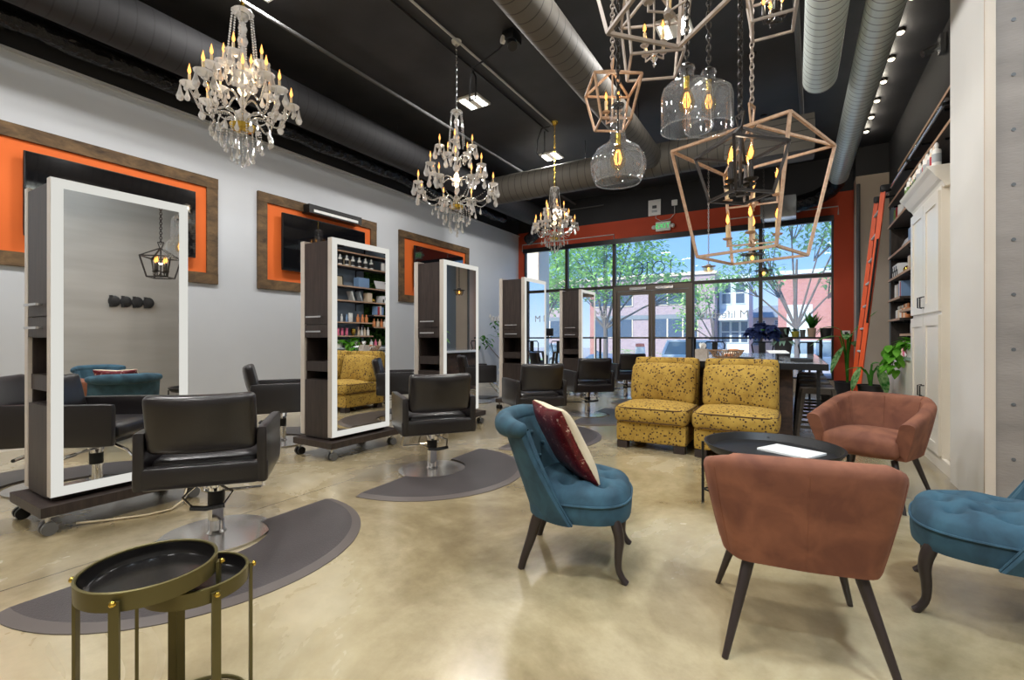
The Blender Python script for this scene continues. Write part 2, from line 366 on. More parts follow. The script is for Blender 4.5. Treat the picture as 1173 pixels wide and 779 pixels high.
    def build(s,name,mat,parent=None,label=None,sm=38,kind=None,recalc=True):
        me=bpy.data.meshes.new(name); me.from_pydata(s.v,[],s.f); 
        if recalc:
            bm=bmesh.new(); bm.from_mesh(me); bmesh.ops.recalc_face_normals(bm,faces=bm.faces); bm.to_mesh(me); bm.free()
        if sm:
            me.polygons.foreach_set('use_smooth',[True]*len(me.polygons)); me.set_sharp_from_angle(angle=R(sm))
        me.materials.append(M[mat] if isinstance(mat,str) else mat); me.update()
        o=bpy.data.objects.new(name,me); C.objects.link(o)
        if parent: o.parent=parent
        if label: o['label']=label
        if kind: o['kind']=kind
        return o
def tag(o,label,cat,group=None,kind=None):
    o['label']=label; o['category']=cat
    if group: o['group']=group
    if kind: o['kind']=kind
    return o
def thing(name,label,cat,loc=(0,0,0),rz=0,group=None):
    o=bpy.data.objects.new(name,None); o.empty_display_size=.05; C.objects.link(o); o.location=loc; o.rotation_euler=(0,0,rz)
    return tag(o,label,cat,group)
KIDS={}
def kids(o): return [c for c in o.children]
def copy_tree(o,parent=None):
    c=o.copy(); C.objects.link(c)
    if parent is not None: c.parent=parent
    for ch in list(o.children): copy_tree(ch,c)
    return c
def dup(o,loc,rz=None,label=None,group=None):
    c=copy_tree(o); c.location=loc
    if rz is not None: c.rotation_euler=(0,0,rz)
    if label: c['label']=label
    if group: c['group']=group
    return c
def part(src,name,parent,mat4):   # linked-mesh copy of a part placed under parent
    o=src.copy(); C.objects.link(o); o.name=name; o.parent=parent; o.matrix_local=mat4; return o
def struct(name,mb,mat,parent=None,sm=0):
    o=mb.build(name,mat,parent,sm=sm); 
    if parent is None: o['kind']='structure'
    return o
def face(fx,fy): return math.atan2(-fx,fy)    # local +Y looks along (fx,fy)
def text_mb(txt,size,ext=.002,align='CENTER'):
    cu=bpy.data.curves.new('t','FONT'); cu.body=txt; cu.size=size; cu.extrude=ext; cu.align_x=align; cu.align_y='CENTER'
    o=bpy.data.objects.new('t',cu); C.objects.link(o); dg=bpy.context.evaluated_depsgraph_get(); me=o.evaluated_get(dg).to_mesh()
    mb=MB(); mb.add([v.co[:] for v in me.vertices],[tuple(p.vertices) for p in me.polygons]); o.evaluated_get(dg).to_mesh_clear()
    bpy.data.objects.remove(o); bpy.data.curves.remove(cu); return mb
def lamp(name,typ,loc,power,color=(1,.93,.82),size=.3,parent=None,rot=None,sy=None):
    l=bpy.data.lights.new(name,typ); l.energy=power; l.color=color
    if typ=='AREA':
        l.size=size
        if sy: l.shape='RECTANGLE'; l.size_y=sy
    else: l.shadow_soft_size=size
    o=bpy.data.objects.new(name,l); C.objects.link(o); o.location=loc
    if rot: o.rotation_euler=rot
    if parent: o.parent=parent
    return o
SKY=1.55; SUN=8.5; EXPO=0.12
# ------------------------------------------------------------------ the room
CE=4.58; XL=-6.43; YF=11.05; YB=-2.6; XA=2.0; XR=1.45
struct('floor',MB().bb(XL-.1,XA+.1,YB-.1,YF+.1,-.12,0),'floor')
struct('ceiling',MB().bb(XL-.1,XA+.1,YB-.1,YF+.2,CE,CE+.15),'ceil')
struct('wall_left',MB().bb(XL-.15,XL,YB-.1,YF+.2,0,3.84),'wall')
struct('wall_left_upper',MB().bb(XL-.15,XL-.02,YB-.1,YF+.2,3.84,CE).bb(XL-.02,XL+.10,YB,YF,4.2,CE),'blackwall')
struct('trim_1',MB().bb(XL,XL+.03,YB,YF,3.815,3.845),'wall')
struct('baseboard_left',MB().bb(XL,XL+.018,YB,YF,0,.15),'white')
struct('wall_back',MB().bb(XL-.1,XA+.1,YB-.15,YB,0,CE),'greywall')
struct('wall_alcove',MB().bb(XA,XA+.15,YB,4.72,0,CE),'greywall')
struct('wall_stub',MB().bb(1.045,XA,3.97,4.72,0,CE),'concrete')
struct('wall_stub_end',MB().bb(1.0,1.045,3.975,4.72,0,CE),'drywall')
tie=MB()
for k in range(9): tie.cyl((1.125,3.972,.35+k*.33),(1.125,3.966,.35+k*.33),.011,n=10)
tie.build('tie_hole','pipeg',bpy.data.objects['wall_stub'],sm=0)
struct('trim_2',MB().bb(.997,1.045,3.955,3.975,0,CE),'beige')
struct('wall_right',MB().bb(XR,XR+.15,4.72,YF+.2,0,3.35),'shelfwall')
struct('wall_right_upper',MB().bb(XR,XR+.15,4.72,YF+.2,3.35,CE),'blackwall')
# front wall around the shop window
WX0,WX1,WZ0,WZ1=-6.27,.65,.25,3.45
struct('wall_front',MB().bb(XL,WX0,YF,YF+.2,0,3.9).bb(WX1,.965,YF,YF+.2,.25,3.9).bb(WX0,WX1,YF,YF+.2,WZ1,3.9),'rust')
struct('wall_front_base',MB().bb(WX0,-3.77,YF,YF+.2,0,WZ0).bb(-1.96,WX1,YF,YF+.2,0,WZ0).bb(WX1,.965,YF-.02,YF+.2,0,.25),'beige')
struct('wall_front_upper',MB().bb(XL,.965,YF,YF+.2,3.9,CE),'blackwall')
struct('wall_front_pier',MB().bb(.965,XR,YF-.35,YF+.2,0,4.05),'beige')
struct('wall_front_pier_upper',MB().bb(.965,XR,YF-.35,YF+.2,4.05,CE),'blackwall')
struct('trim_3',MB().cyl((1.0,YF-.37,0),(1.0,YF-.37,3.9),.03,n=10),'pipeg',sm=40)
# window units: one per bay, upper light and lower light
def window(i,x0,x1,z0,z1):
    f=MB(); w=.035; d0,d1=YF+.03,YF+.13
    f.bb(x0,x0+w,d0,d1,z0,z1).bb(x1-w,x1,d0,d1,z0,z1).bb(x0+w,x1-w,d0,d1,z0,z0+w).bb(x0+w,x1-w,d0,d1,z1-w,z1)
    o=f.build('window_%d'%i,'bronze',sm=0); o['kind']='structure'
    MB().bb(x0+w,x1-w,YF+.075,YF+.083,z0+w,z1-w).build('pane','pane',o,sm=0); return o
mull=[WX0,-5.03,-3.77,-1.96,-.61,WX1]; k=1
for a,b in zip(mull,mull[1:]):
    window(k,a,b,2.31,WZ1); k+=1
    if a!=-3.77: window(k,a,b,WZ0,2.31); k+=1
struct('trim_4',MB().bb(WX0,WX1,YF-.05,YF+.03,WZ1-.1,WZ1+.01),'blackplastic')   # blind cassette
# double entrance door
door=MB().bb(-3.77,-3.70,YF+.02,YF+.14,0,2.31).bb(-2.03,-1.96,YF+.02,YF+.14,0,2.31).bb(-3.70,-2.03,YF+.02,YF+.14,2.2,2.31).build('door_1','alu',sm=0)
door['kind']='structure'
for x0,x1,hs in ((-3.695,-2.87,1),(-2.86,-2.035,-1)):
    lf=MB().bb(x0,x0+.07,YF+.05,YF+.1,.02,2.19).bb(x1-.07,x1,YF+.05,YF+.1,.02,2.19).bb(x0+.07,x1-.07,YF+.05,YF+.1,.02,.22).bb(x0+.07,x1-.07,YF+.05,YF+.1,2.1,2.19).build('door_leaf','alu',door,sm=0)
    MB().bb(x0+.07,x1-.07,YF+.07,YF+.078,.22,2.1).build('pane','pane',lf,sm=0)
    MB().bb(x0+.03,x1-.03,YF+.015,YF+.045,1.06,1.10).build('push_bar','alu',lf,sm=0)
    MB().bb((x0+.1 if hs<0 else x1-.5),(x0+.5 if hs<0 else x1-.1),YF-.03,YF+.04,2.21,2.27).build('door_closer','steel',lf,sm=0)
# ------------------------------------------------------------------ decals on the glass (read from the street, so mirrored from inside)
def decal(name,txt,size,x,z,mat,label,cat='window lettering',y=YF+.069):
    mb=text_mb(txt,size,.0015); mb.xf(Matrix.Translation((x,y,z))@Matrix.Rotation(PI/2,4,'X')@Matrix.Diagonal((-1,1,1,1)))
    return tag(mb.build(name,mat,sm=0),label,cat)
def ring(mb,cx,cz,rx,rz,w=.018,a0=0,a1=2*PI,n=40,y=YF+.069):
    pts=[(cx+rx*math.cos(a0+(a1-a0)*i/n),y,cz+rz*math.sin(a0+(a1-a0)*i/n)) for i in range(n+1)]
    return mb.tube(pts,w/2,6)
nb=MB()                                     # house number 1016 in thin round figures, mirrored
ring(nb,-3.20,2.655,.125,.085); ring(nb,-3.20,2.72,.125,.17,a0=R(-60),a1=R(140))
nb.cyl((-2.975,YF+.069,2.56),(-2.975,YF+.069,2.86),.010,n=6).cyl((-2.975,YF+.069,2.86),(-2.93,YF+.069,2.845),.010,n=6)
ring(nb,-2.71,2.71,.135,.15)
nb.cyl((-2.44,YF+.069,2.57),(-2.44,YF+.069,2.87),.010,n=6).cyl((-2.44,YF+.069,2.87),(-2.395,YF+.069,2.855),.010,n=6)
tag(nb.build('house_number','decal',sm=40),'dark thin house number 1016 on the glass above the entrance door','window lettering')
decal('window_lettering','EMM',.26,-4.22,1.66,'decalw','white block letters on the glass left of the entrance door')
decal('window_lettering','M lifestyle',.24,-1.32,1.58,'decalw','pale script-like word on the glass right of the entrance door')
# ------------------------------------------------------------------ lamps in the ceiling
def panel_light(x,y,label,p=1,col=(1,.98,.955)):
    t=thing('ceiling_light',label,'ceiling light',(x,y,CE),0,'recessed ceiling panels')
    MB().bb(-.18,.18,-.18,.18,-.03,0).build('housing','white',t,sm=0)
    for s in (-1,1): MB().bb(s*.10-.045,s*.10+.045,-.15,.15,-.036,-.03).build('diffuser','lampw',t,sm=0)
    lamp('panel_lamp','AREA',(0,0,-.05),LP*p,col,.32,t)
LP=60
panel_light(-4.06,5.66,'lit square ceiling panel beside the largest chandelier chain')
panel_light(-4.0,8.12,'lit square ceiling panel nearest the window, behind the farthest chandelier')
panel_light(-1.16,5.46,'lit square ceiling panel seen through the hanging lanterns')
for x,y in ((-4.5,2.7),(-4.06,.74),(-4.06,-1.6),(-1.16,3.2),(-1.16,.74),(-1.16,-1.6),(1.2,1.6),(1.2,-.8)):  # rear and alcove panels added for fill; the bluish alcove pair tints the floor
    panel_light(x,y,'lit ceiling panel out of the picture, in a set partly added as fill light',1 if x<1 else 2.0,(1,.98,.955) if x<1 else (.74,.87,1))
for i,y in enumerate((6.2,6.85,7.45,8.05,8.65,9.25,9.85)):
    t=thing('spot_light','small round warm ceiling spot in the row right of the long silver duct','ceiling light',(1.03,y,CE),0,'row of warm ceiling spots')
    MB().lathe([(.045,-.035),(.05,0)],14).build('trim_ring','lblack',t); MB().ball((0,0,-.035),.036,.036,.022,12,6).build('lens','puck',t); lamp('spot_lamp','POINT',(0,0,-.1),2.2,(1,.9,.75),.02,t)
# ------------------------------------------------------------------ ducts, pipes and ceiling gear
def duct(name,p0,p1,r,mat,label,n=40,group=None,capr=True):
    p0=Vector(p0); p1=Vector(p1); L=(p1-p0).length
    mb=MB().lathe([(r,0),(r,L)],n)
    o=mb.build(name,mat,sm=40); o.location=p0; o.rotation_euler=(p1-p0).to_track_quat('Z','Y').to_euler()
    up=CE-p0.z
    for f in (.45,.62,.8,.93): MB().cyl((0,r*.97,L*f),(0,up,L*f),.006,n=6).build('hanger_rod','black',o)
    return tag(o,label,'air duct',group)
duct('air_duct',(-5.55,-2.5,4.12),(-5.55,10.6,4.12),.25,'ductblack','large black spiral duct running along the left wall')
flexp=[(-6.1,-2.5+i*.25,3.98+.012*math.sin(i*1.7)) for i in range(50)]
tag(MB().tube(flexp,[.105+.006*math.sin(i*2.3) for i in range(50)],16).build('air_duct','flex'),'thin shiny black flexible duct below the big duct on the left wall','air duct')
duct('air_duct',(-5.05,7.82,3.98),(-.9,7.82,3.98),.26,'ductgrey','dusty grey-black spiral duct crossing the ceiling from left to right')
tag(MB().soft(-.33,7.82,3.9,1.14,.5,.5,.02,4).build('duct_plenum','ductgrey'),'flat rectangular duct box behind the big tan lantern','air duct')
duct('air_duct',(-1.99,-1.5,3.98),(-1.99,7.6,3.98),.185,'ductgrey','grey-brown spiral duct running away overhead left of the lanterns')
d1=duct('air_duct',(.24,-1.5,3.98),(.24,6.28,3.98),.165,'ductsilver','short bright silver duct that ends above the lanterns')
duct('air_duct',(.675,-1.5,3.98),(.675,10.25,3.98),.15,'ductsilver','long bright silver duct beside the row of warm spots')
fx=[(.675,10.24,3.98),(.66,10.45,3.95),(.56,10.6,3.84),(.35,10.66,3.74),(.0,10.68,3.66)]
tag(MB().tube(fx,[.148,.15,.15,.15,.16],18).build('flexible_duct','flex'),'crinkled black flexible duct joined to the long silver duct','air duct')
tag(MB().soft(-.28,10.68,3.62,.62,.4,.42,.02,4).build('air_diffuser','steel'),'grey metal air outlet box above the orange wall','air vent')
fl2=[(-5.55,10.2,4.05),(-5.55,10.4,3.9),(-5.7,10.62,3.72),(-5.95,10.72,3.62)]
tag(MB().tube(fl2,.14,14).build('flexible_duct','flex'),'black flexible duct bending down in the far left corner','air duct')
tag(MB().cyl((-4.7,-2.5,4.42),(-4.7,10.9,4.42),.022,n=8).build('sprinkler_pipe','pipeg'),'thin grey sprinkler pipe left of the chandeliers','pipe')
tag(MB().cyl((-3.38,-2.5,4.55),(-3.38,6.9,4.55),.014,n=8).build('conduit','pipew'),'thin white conduit linking the chandelier mounts on the ceiling','pipe')
tag(MB().cyl((-3.56,-2.5,4.55),(-3.56,7.1,4.55),.014,n=8).build('conduit','black'),'thin black conduit beside the white one on the ceiling','pipe')
tag(MB().cyl((-2.45,-2.5,4.5),(-2.45,6.2,4.5),.03,n=8).build('conduit','black'),'black pipe left of the grey-brown overhead duct','pipe')
tag(MB().cyl((-.05,3.4,4.45),(.1,8.6,4.45),.03,n=8).build('pipe','pipeg'),'dark pipe behind the hanging glass pendants','pipe')
t=thing('smoke_detector','round white smoke detector at the end of the black pipe','smoke detector',(-2.02,5.25,CE-.75))
t.location=(-2.42,6.35,CE)
MB().lathe([(.05,-.05),(.085,-.035),(.09,0)],20).build('housing','outlet',t); MB().cyl((0,0,-.06),(0,0,-.05),.03,n=12).build('sensor','outlet',t)
t=thing('ceiling_spotlight','small black spotlight box with a white lens on the ceiling','spotlight',(-2.78,4.62,CE))  # black spotlight on the ceiling, built without a lamp of its own
MB().soft(0,0,-.07,.16,.2,.12,.02,4).build('bracket','blackplastic',t); MB().cyl((0,-.02,-.1),(.06,-.08,-.22),.055,n=14).build('lamp_head','blackplastic',t); MB().cyl((-.06,-.06,-.1),(-.08,-.09,-.1),.045,n=14).build('lens','outlet',t)
cab=[(-2.8,4.6,4.54),(-3.0,4.7,4.5),(-3.3,4.8,4.5),(-3.5,4.85,4.5),(-3.56,4.88,4.3),(-3.58,4.9,4.12),(-3.5,4.92,4.14),(-3.48,4.9,4.4),(-3.54,4.9,4.52)]
tag(MB().tube(cab,.012,6).build('cable','blackplastic'),'black cable looped from the spotlight box to the conduit','cable')
cab=[(-3.42,6.9,4.53),(-3.55,6.85,4.5),(-3.6,6.8,4.3),(-3.62,6.8,4.1),(-3.55,6.8,4.02),(-3.48,6.82,4.12),(-3.5,6.86,4.45)]
tag(MB().tube(cab,.012,6).build('cable','blackplastic'),'black cable loop hanging beside the farthest chandelier mount','cable')
pp=[(-4.9,10.9,4.45),(-4.9,10.9,3.75)]
hook=[(-5.2,YF-.06,3.9),(-5.2,YF-.06,4.25),(-5.1,YF-.06,4.32),(-4.0,YF-.06,4.32)]
tag(MB().tube(hook,.015,8).build('conduit','pipeg'),'grey conduit bent along the black wall behind the farthest chandelier','pipe')
def wallbar(pts,label): return tag(MB().tube(pts,.012,8).build('conduit','pipew'),label,'pipe')
wallbar([(-6.3,YF-.02,3.4),(-6.3,YF-.02,3.58),(-3.75,YF-.02,3.58),(-3.75,YF-.02,3.46)],'thin white conduit on the orange wall at the far left')
wallbar([(-1.2,YF-.02,3.62),(.72,YF-.02,3.62),(.72,YF-.02,3.46)],'thin white conduit on the orange wall behind the big tan lantern')
# wall gear over the door
t=thing('exit_sign','green lit EXIT sign with two lamp heads over the entrance','exit sign',(-2.58,YF-.001,3.63))
MB().bb(-.165,.165,-.07,0,-.105,.105).build('housing','outlet',t,sm=0); MB().bb(-.14,.14,-.078,-.07,-.085,.085).build('face','paper',t,sm=0)
mb=text_mb('EXIT',.155,.002); mb.xf(Matrix.Translation((0,-.081,0))@Matrix.Rotation(PI/2,4,'X')); mb.build('letters','exitglow',t,sm=0)
for s in (-1,1): MB().ball((s*.21,-.05,-.005),.05,.045,.05).build('lamp_head','outlet',t)
t=thing('notice_board','white control panel with a dark label on the black wall over the door','control panel',(-2.78,YF-.001,4.09))
MB().bb(-.14,.14,-.03,0,-.18,.18).build('plate','paper',t,sm=0); MB().bb(-.05,.05,-.034,-.03,-.02,.05).build('print','blackplastic',t,sm=0); MB().bb(-.06,.06,-.033,-.03,-.11,-.06).build('print','b_grey',t,sm=0)
t=thing('junction_box','small white junction box joined by a wire to the panel over the door','junction box',(-2.33,YF-.001,4.14))
MB().soft(0,-.025,0,.13,.05,.13,.01,3).build('cover','outlet',t); MB().tube([(0,-.03,-.06),(0,-.03,-.25),(-.1,-.03,-.36),(-.3,-.03,-.38),(-.42,-.03,-.3),(-.42,-.02,-.22)],.008,6).build('wire','pipew',t)
t=thing('wall_thermostat','white wall control with a dark window on the orange pier','thermostat',(.84,YF-.001,1.16))
MB().soft(0,-.02,0,.14,.04,.12,.01,3).build('cover','outlet',t); MB().bb(-.02,.03,-.045,-.04,-.045,.035).build('display','blackplastic',t,sm=0)
t=thing('security_camera','grey bracket camera high beside the white column','camera',(1.3,5.1,3.95))
t.location=(1.44,7.0,4.37)
MB().bb(-.05,0,-.06,.06,-.1,.1).build('bracket','steel',t,sm=0); MB().cyl((-.03,0,0),(-.2,-.04,-.08),.04,n=12).build('camera_body','steel',t)
t=thing('power_outlet','white double power outlet low on the left wall','power outlet',(XL,1.36,.30))
MB().bb(0,.008,-.06,.06,-.06,.06).build('plate','outlet',t,sm=0)
for s in (-1,1): MB().bb(.008,.011,-.02+s*.028,.02+s*.028,-.02,.02).build('socket','paper',t,sm=0)
sg=MB(); random.seed(3); pts=[]
for i in range(46): u=i/45; pts.append((XL+.015,9.62+u*.62,1.56+.075*math.sin(u*31)*(1-.35*u)+.02*math.cos(u*9)))
tag(sg.tube(pts,.013,6).build('wall_sign','white'),'small white script sign on the left wall near the corner plant','wall sign')
# ------------------------------------------------------------------ framed orange panels and TVs on the left wall
def frame_panel(y0,y1,label):
    t=thing('wall_frame',label,'wall panel',(XL,(y0+y1)/2,1.77)); h=1.36; w=(y1-y0)/2; b=.135
    MB().bb(.001,.012,-w+b*.5,w-b*.5,b*.5,h-b*.5).build('orange_panel','orange',t,sm=0)
    MB().bb(0,.04,-w,w,h-b,h).build('frame_board','rwood',t,sm=0); MB().bb(0,.04,-w,w,0,b).build('frame_board','rwood',t,sm=0)
    MB().bb(0,.036,-w,-w+b,b,h-b).build('frame_board','rwood',t,sm=0); MB().bb(0,.036,w-b,w,b,h-b).build('frame_board','rwood',t,sm=0)
frame_panel(1.0,3.26,'orange wall panel in a rough wooden frame nearest the camera')
frame_panel(3.79,5.955,'orange wall panel in a rough wooden frame, second along the wall')
frame_panel(6.52,8.74,'orange wall panel in a rough wooden frame nearest the window')
def tv(y0,y1,z0,z1,label):
    t=thing('television',label,'television',(XL+.013,(y0+y1)/2,(z0+z1)/2)); w=(y1-y0)/2; h=(z1-z0)/2
    MB().bb(0,.06,-.25,.25,-.2,.2).build('wall_mount','black',t,sm=0); MB().soft(.085,0,0,.045,2*w,2*h,.012,6).build('casing','blackplastic',t)
    MB().bb(.108,.111,-w+.012,w-.012,-h+.02,h-.012).build('screen','screen',t,sm=0)
tv(1.45,2.96,2.06,2.88,'black wall television behind the nearest mirror station')
tv(4.10,5.62,2.06,2.89,'black wall television with a black light bar above it')
tv(6.85,8.4,2.06,2.88,'wall television reflecting the window, farthest along the left wall')
t=thing('light_bar','black bar light with white strip above the second television','light bar',(XL+.04,4.99,2.97))
MB().bb(-.04,.14,-.50,.50,0,.13).build('housing','blackplastic',t,sm=0); MB().bb(.14,.145,-.42,.42,.02,.06).build('diffuser','paper',t,sm=0)
# ------------------------------------------------------------------ mirror stations (mirror faces +X and -X, cupboards on the -Y end)
def station(label,front_x,yc):
    t=thing('mirror_station',label,'mirror station',(front_x-.235,yc,0),0,'double-sided mirror stations in a row')
    b=MB(); yw=.325; xw=.165
    b.bb(-xw,xw,-yw,yw,.16,.70).bb(-xw,xw,-.02,yw,.70,1.08).bb(-xw,xw,-yw,yw,1.08,1.955)
    b.bb(-xw,-xw+.016,-yw,-.02,.70,1.08).bb(xw-.016,xw,-yw,-.02,.70,1.08)
    b.build('cabinet_body','darkwood',t,sm=0)
    MB().bb(-xw,xw,-yw-.004,-.02,.775,.865).build('niche_shelf','darkwood',t,sm=0)
    MB().bb(-xw+.003,xw-.003,-yw-.018,-yw,1.205,1.95).build('cupboard_door','darkwood',t,sm=0)
    dr=MB().bb(-xw+.003,xw-.003,-yw-.018,-yw,1.085,1.198).build('drawer','darkwood',t,sm=0)
    dd=[c for c in t.children if c.name.startswith('cupboard_door')][0]
    for z,pa in ((1.27,dd),(1.137,dr)):
        MB().bb(-.105,.105,-yw-.052,-yw-.040,z-.007,z+.007).bb(-.09,-.078,-yw-.045,-yw-.018,z-.005,z+.005).bb(.078,.09,-yw-.045,-yw-.018,z-.005,z+.005).build('handle','steel',pa,sm=0)
    MB().bb(-xw+.003,xw-.003,-yw-.016,-yw,.18,.695).build('lower_door','darkwood',t,sm=0)
    MB().bb(-.255,.285,-.40,.42,.105,.16).build('base_board','darkwood',t,sm=0)
    for s in (1,-1):
        x0,x1=(xw,xw+.055) if s>0 else (-xw-.055,-xw)
        MB().bb(x0,x1,-.345,.345,.19,1.975).build('mirror_panel','ledside',t,sm=0)
        xf=x1 if s>0 else x0; e=.004*s; w=.052; a,bq=sorted((xf,xf+e))
        led=MB().bb(a,bq,-.343,-.343+w,.192,1.973).bb(a,bq,.343-w,.343,.192,1.973).bb(a,bq,-.343+w,.343-w,.192,.192+w).bb(a,bq,-.343+w,.343-w,1.973-w,1.973).build('led_frame','led',t,sm=0)
        a,bq=sorted((xf,xf+e*.6)); MB().bb(a,bq,-.343+w,.343-w,.192+w,1.973-w).build('mirror_glass','mirror',t,sm=0)
    for sx in (-1,1):
        for sy in (-1,1):
            c=MB(); x,y=sx*.225+.015,sy*.36
            c.bb(x-.035,x+.035,y-.035,y+.035,.098,.105).cyl((x,y,.04),(x,y,.1),.012,n=8)
            cs=c.build('caster','steel',t,sm=40)
            for k in (-1,1): MB().cyl((x+k*.010,y,.035),(x+k*.034,y,.035),.035,n=18).build('wheel','pipeg' if sx>0 else 'black',cs)
    return t
S1=station('tall mirror station nearest the camera, mirror showing the grey wall and teal chair',-3.52,1.262)
station('second tall mirror station, its mirror showing shelves and a yellow sofa',-3.50,3.096)
station('third tall mirror station, behind the second styling chair',-3.41,4.53)
station('fourth tall mirror station, with the window and bar showing in its mirror',-3.39,6.37)
station('fifth and farthest tall mirror station, in front of the window',-3.36,8.45)
MB().tube([(.255-.02,-.24,.02),(.295,-.11,.008),(.395,.04,.008),(.415,.16,.008),(.355,.26,.03),(.27,.32,.11)],.006,6).build('power_cord','linen',S1,'pale power cord')
# ------------------------------------------------------------------ styling chairs (local +Y is the way the sitter faces)
def make_chair(label,grp):
    t=thing('styling_chair',label,'salon chair',(0,0,0),0,grp)
    a=MB()
    for s in (-1,1): a.soft(s*.262,.0,.485,.056,.56,.29,.02,6,fn=None)
    a.soft(0,-.252,.40,.58,.056,.115,.02,6).bb(-.24,.24,-.26,.22,.345,.385)
    a.build('arm_frame','vinyl',t)
    MB().soft(0,.03,.435,.464,.53,.105,.04,8,puff=(0,0,.018)).build('seat','vinylseat',t)
    def lean(o,u): o[1]+=.03*(1-u[0]**2)*-1; return o
    bk=MB().soft(0,-.262,.665,.475,.075,.295,.03,10,puff=(0,.012,0),fn=lean,rx=R(13)); bk.build('backrest','vinyl',t)
    MB().lathe([(.039,.01),(.039,.17),(.040,.17),(.040,.27),(.047,.27),(.047,.345)],20).build('pump_column','chrome',t)
    MB().lathe([(.0408,.17),(.0408,.25)],20).build('column_sleeve','black',t)
    MB().lathe([(.26,0),(.27,.004),(.27,.012),(.05,.022),(.036,.04)],48).build('base_disc','basesteel',t)
    lv=MB().tube([(.02,.045,.29),(-.09,.02,.285),(-.13,-.1,.25),(-.06,-.19,.22)],.006,6).tube([(.02,-.045,.29),(.10,-.10,.26),(.07,-.19,.22)],.006,6).build('pump_lever','chrome',t)
    MB().tube([(-.07,-.19,.22),(.0,-.205,.215),(.08,-.19,.22)],.013,8).build('lever_grip','blackplastic',lv)
    MB().tube([(-.17,.2,.35),(-.17,.30,.30),(-.17,.44,.13),(-.15,.47,.11),(.15,.47,.11),(.17,.44,.13),(.17,.30,.30),(.17,.2,.35)],.011,8).build('footrest','chrome',t)
    return t
fn=face(-.835,.55); GA='salon chairs facing the front mirrors'; GB='salon chairs on the wall side of the stations'
ch=make_chair('black salon chair nearest the camera, seen from behind on its mat',GA); ch.location=(-2.715,1.375,0); ch.rotation_euler=(0,0,fn+R(-6))
dup(ch,(-2.54,2.96,0),fn+R(-3),'second black salon chair, its chrome round base beside the mat')
dup(ch,(-2.50,4.62,0),fn+R(-8),'third black salon chair, behind the teal chair with the pillow')
dup(ch,(-2.50,6.22,0),fn+R(-14),'fourth black salon chair, left of the yellow sofas')
dup(ch,(-2.62,8.35,0),fn+R(-14),'black salon chair half hidden behind the left yellow sofa')
fs=face(.62,.78)
dup(ch,(-4.62,1.22,0),fs,'black salon chair behind the nearest mirror station, by the left wall',GB)
dup(ch,(-4.55,2.95,0),face(.53,.85),'black salon chair seen from the side between the first two stations',GB)
dup(ch,(-4.62,4.68,0),fs,'black salon chair on the wall side of the third mirror station',GB)
dup(ch,(-4.62,6.5,0),fs,'black salon chair on the wall side of the fourth mirror station',GB)
def mat(x,y,rz,r,label,rim=.05):
    t=thing('floor_mat',label,'floor mat',(x,y,0),rz,'half-round salon mats')
    def outline(rr,off):
        p=[]; n=40; rc=.29
        # straight edge lies on local -X side; arc bulges to +X; a notch is cut for the chair base
        for i in range(n+1):
            a=-PI/2+PI*i/n; p.append((off+rr*math.cos(a)*.98,rr*math.sin(a)))
        for i in range(15):
            a=PI/2-PI*i/14; p.append((off+rc*math.cos(a),rc*math.sin(a)))
        return p
    def sheet(mb,pa,pb,z0,z1):
        n=len(pa); mb.add([(x,y,z0) for x,y in pa]+[(x,y,z1) for x,y in pb],[(i,(i+1)%n,n+(i+1)%n,n+i) for i in range(n)]); return mb
    A=outline(r,0); B=outline(r-rim,.001)
    for i in (41,55): pass
    mb=MB(); m=len(A)
    sheet(mb,A,A,0,.004); sheet(mb,A,B,.004,.016); mb.build('bevelled_edge','rubberedge',t,sm=20)
    s=MB(); n2=20; vs=[];
    # surface as strips from notch to arc
    rc=.29; arc=B[:41]
    inner=[(rc*math.cos(-PI/2+PI*i/40)+.001,rc*math.sin(-PI/2+PI*i/40)) for i in range(41)]
    s.add([(x,y,.016) for x,y in arc]+[(x,y,.016) for x,y in inner],[(i,i+1,42+i,41+i) for i in range(40)])
    s.build('mat_surface','rubber',t,sm=0)
    return t
mat(-2.66,1.30,0,.78,'dark half-round mat under the nearest salon chair')
mat(-2.58,2.98,R(2),.79,'dark half-round mat under the second salon chair')
mat(-2.50,4.60,R(3),.77,'dark half-round mat behind the teal chair with the pillow')
mat(-2.45,6.15,R(2),.77,'dark half-round mat under the fourth salon chair')
mat(-2.60,8.25,0,.77,'dark half-round mat under the salon chair behind the sofas')
for y,l in ((1.2,'dark half-round mat by the left wall behind the nearest station'),(2.95,'dark half-round mat by the left wall between the first two stations'),(4.68,'dark half-round mat by the left wall behind the third station'),(6.5,'dark half-round mat by the left wall behind the fourth station')):
    mat(-4.66,y,PI,.77,l)
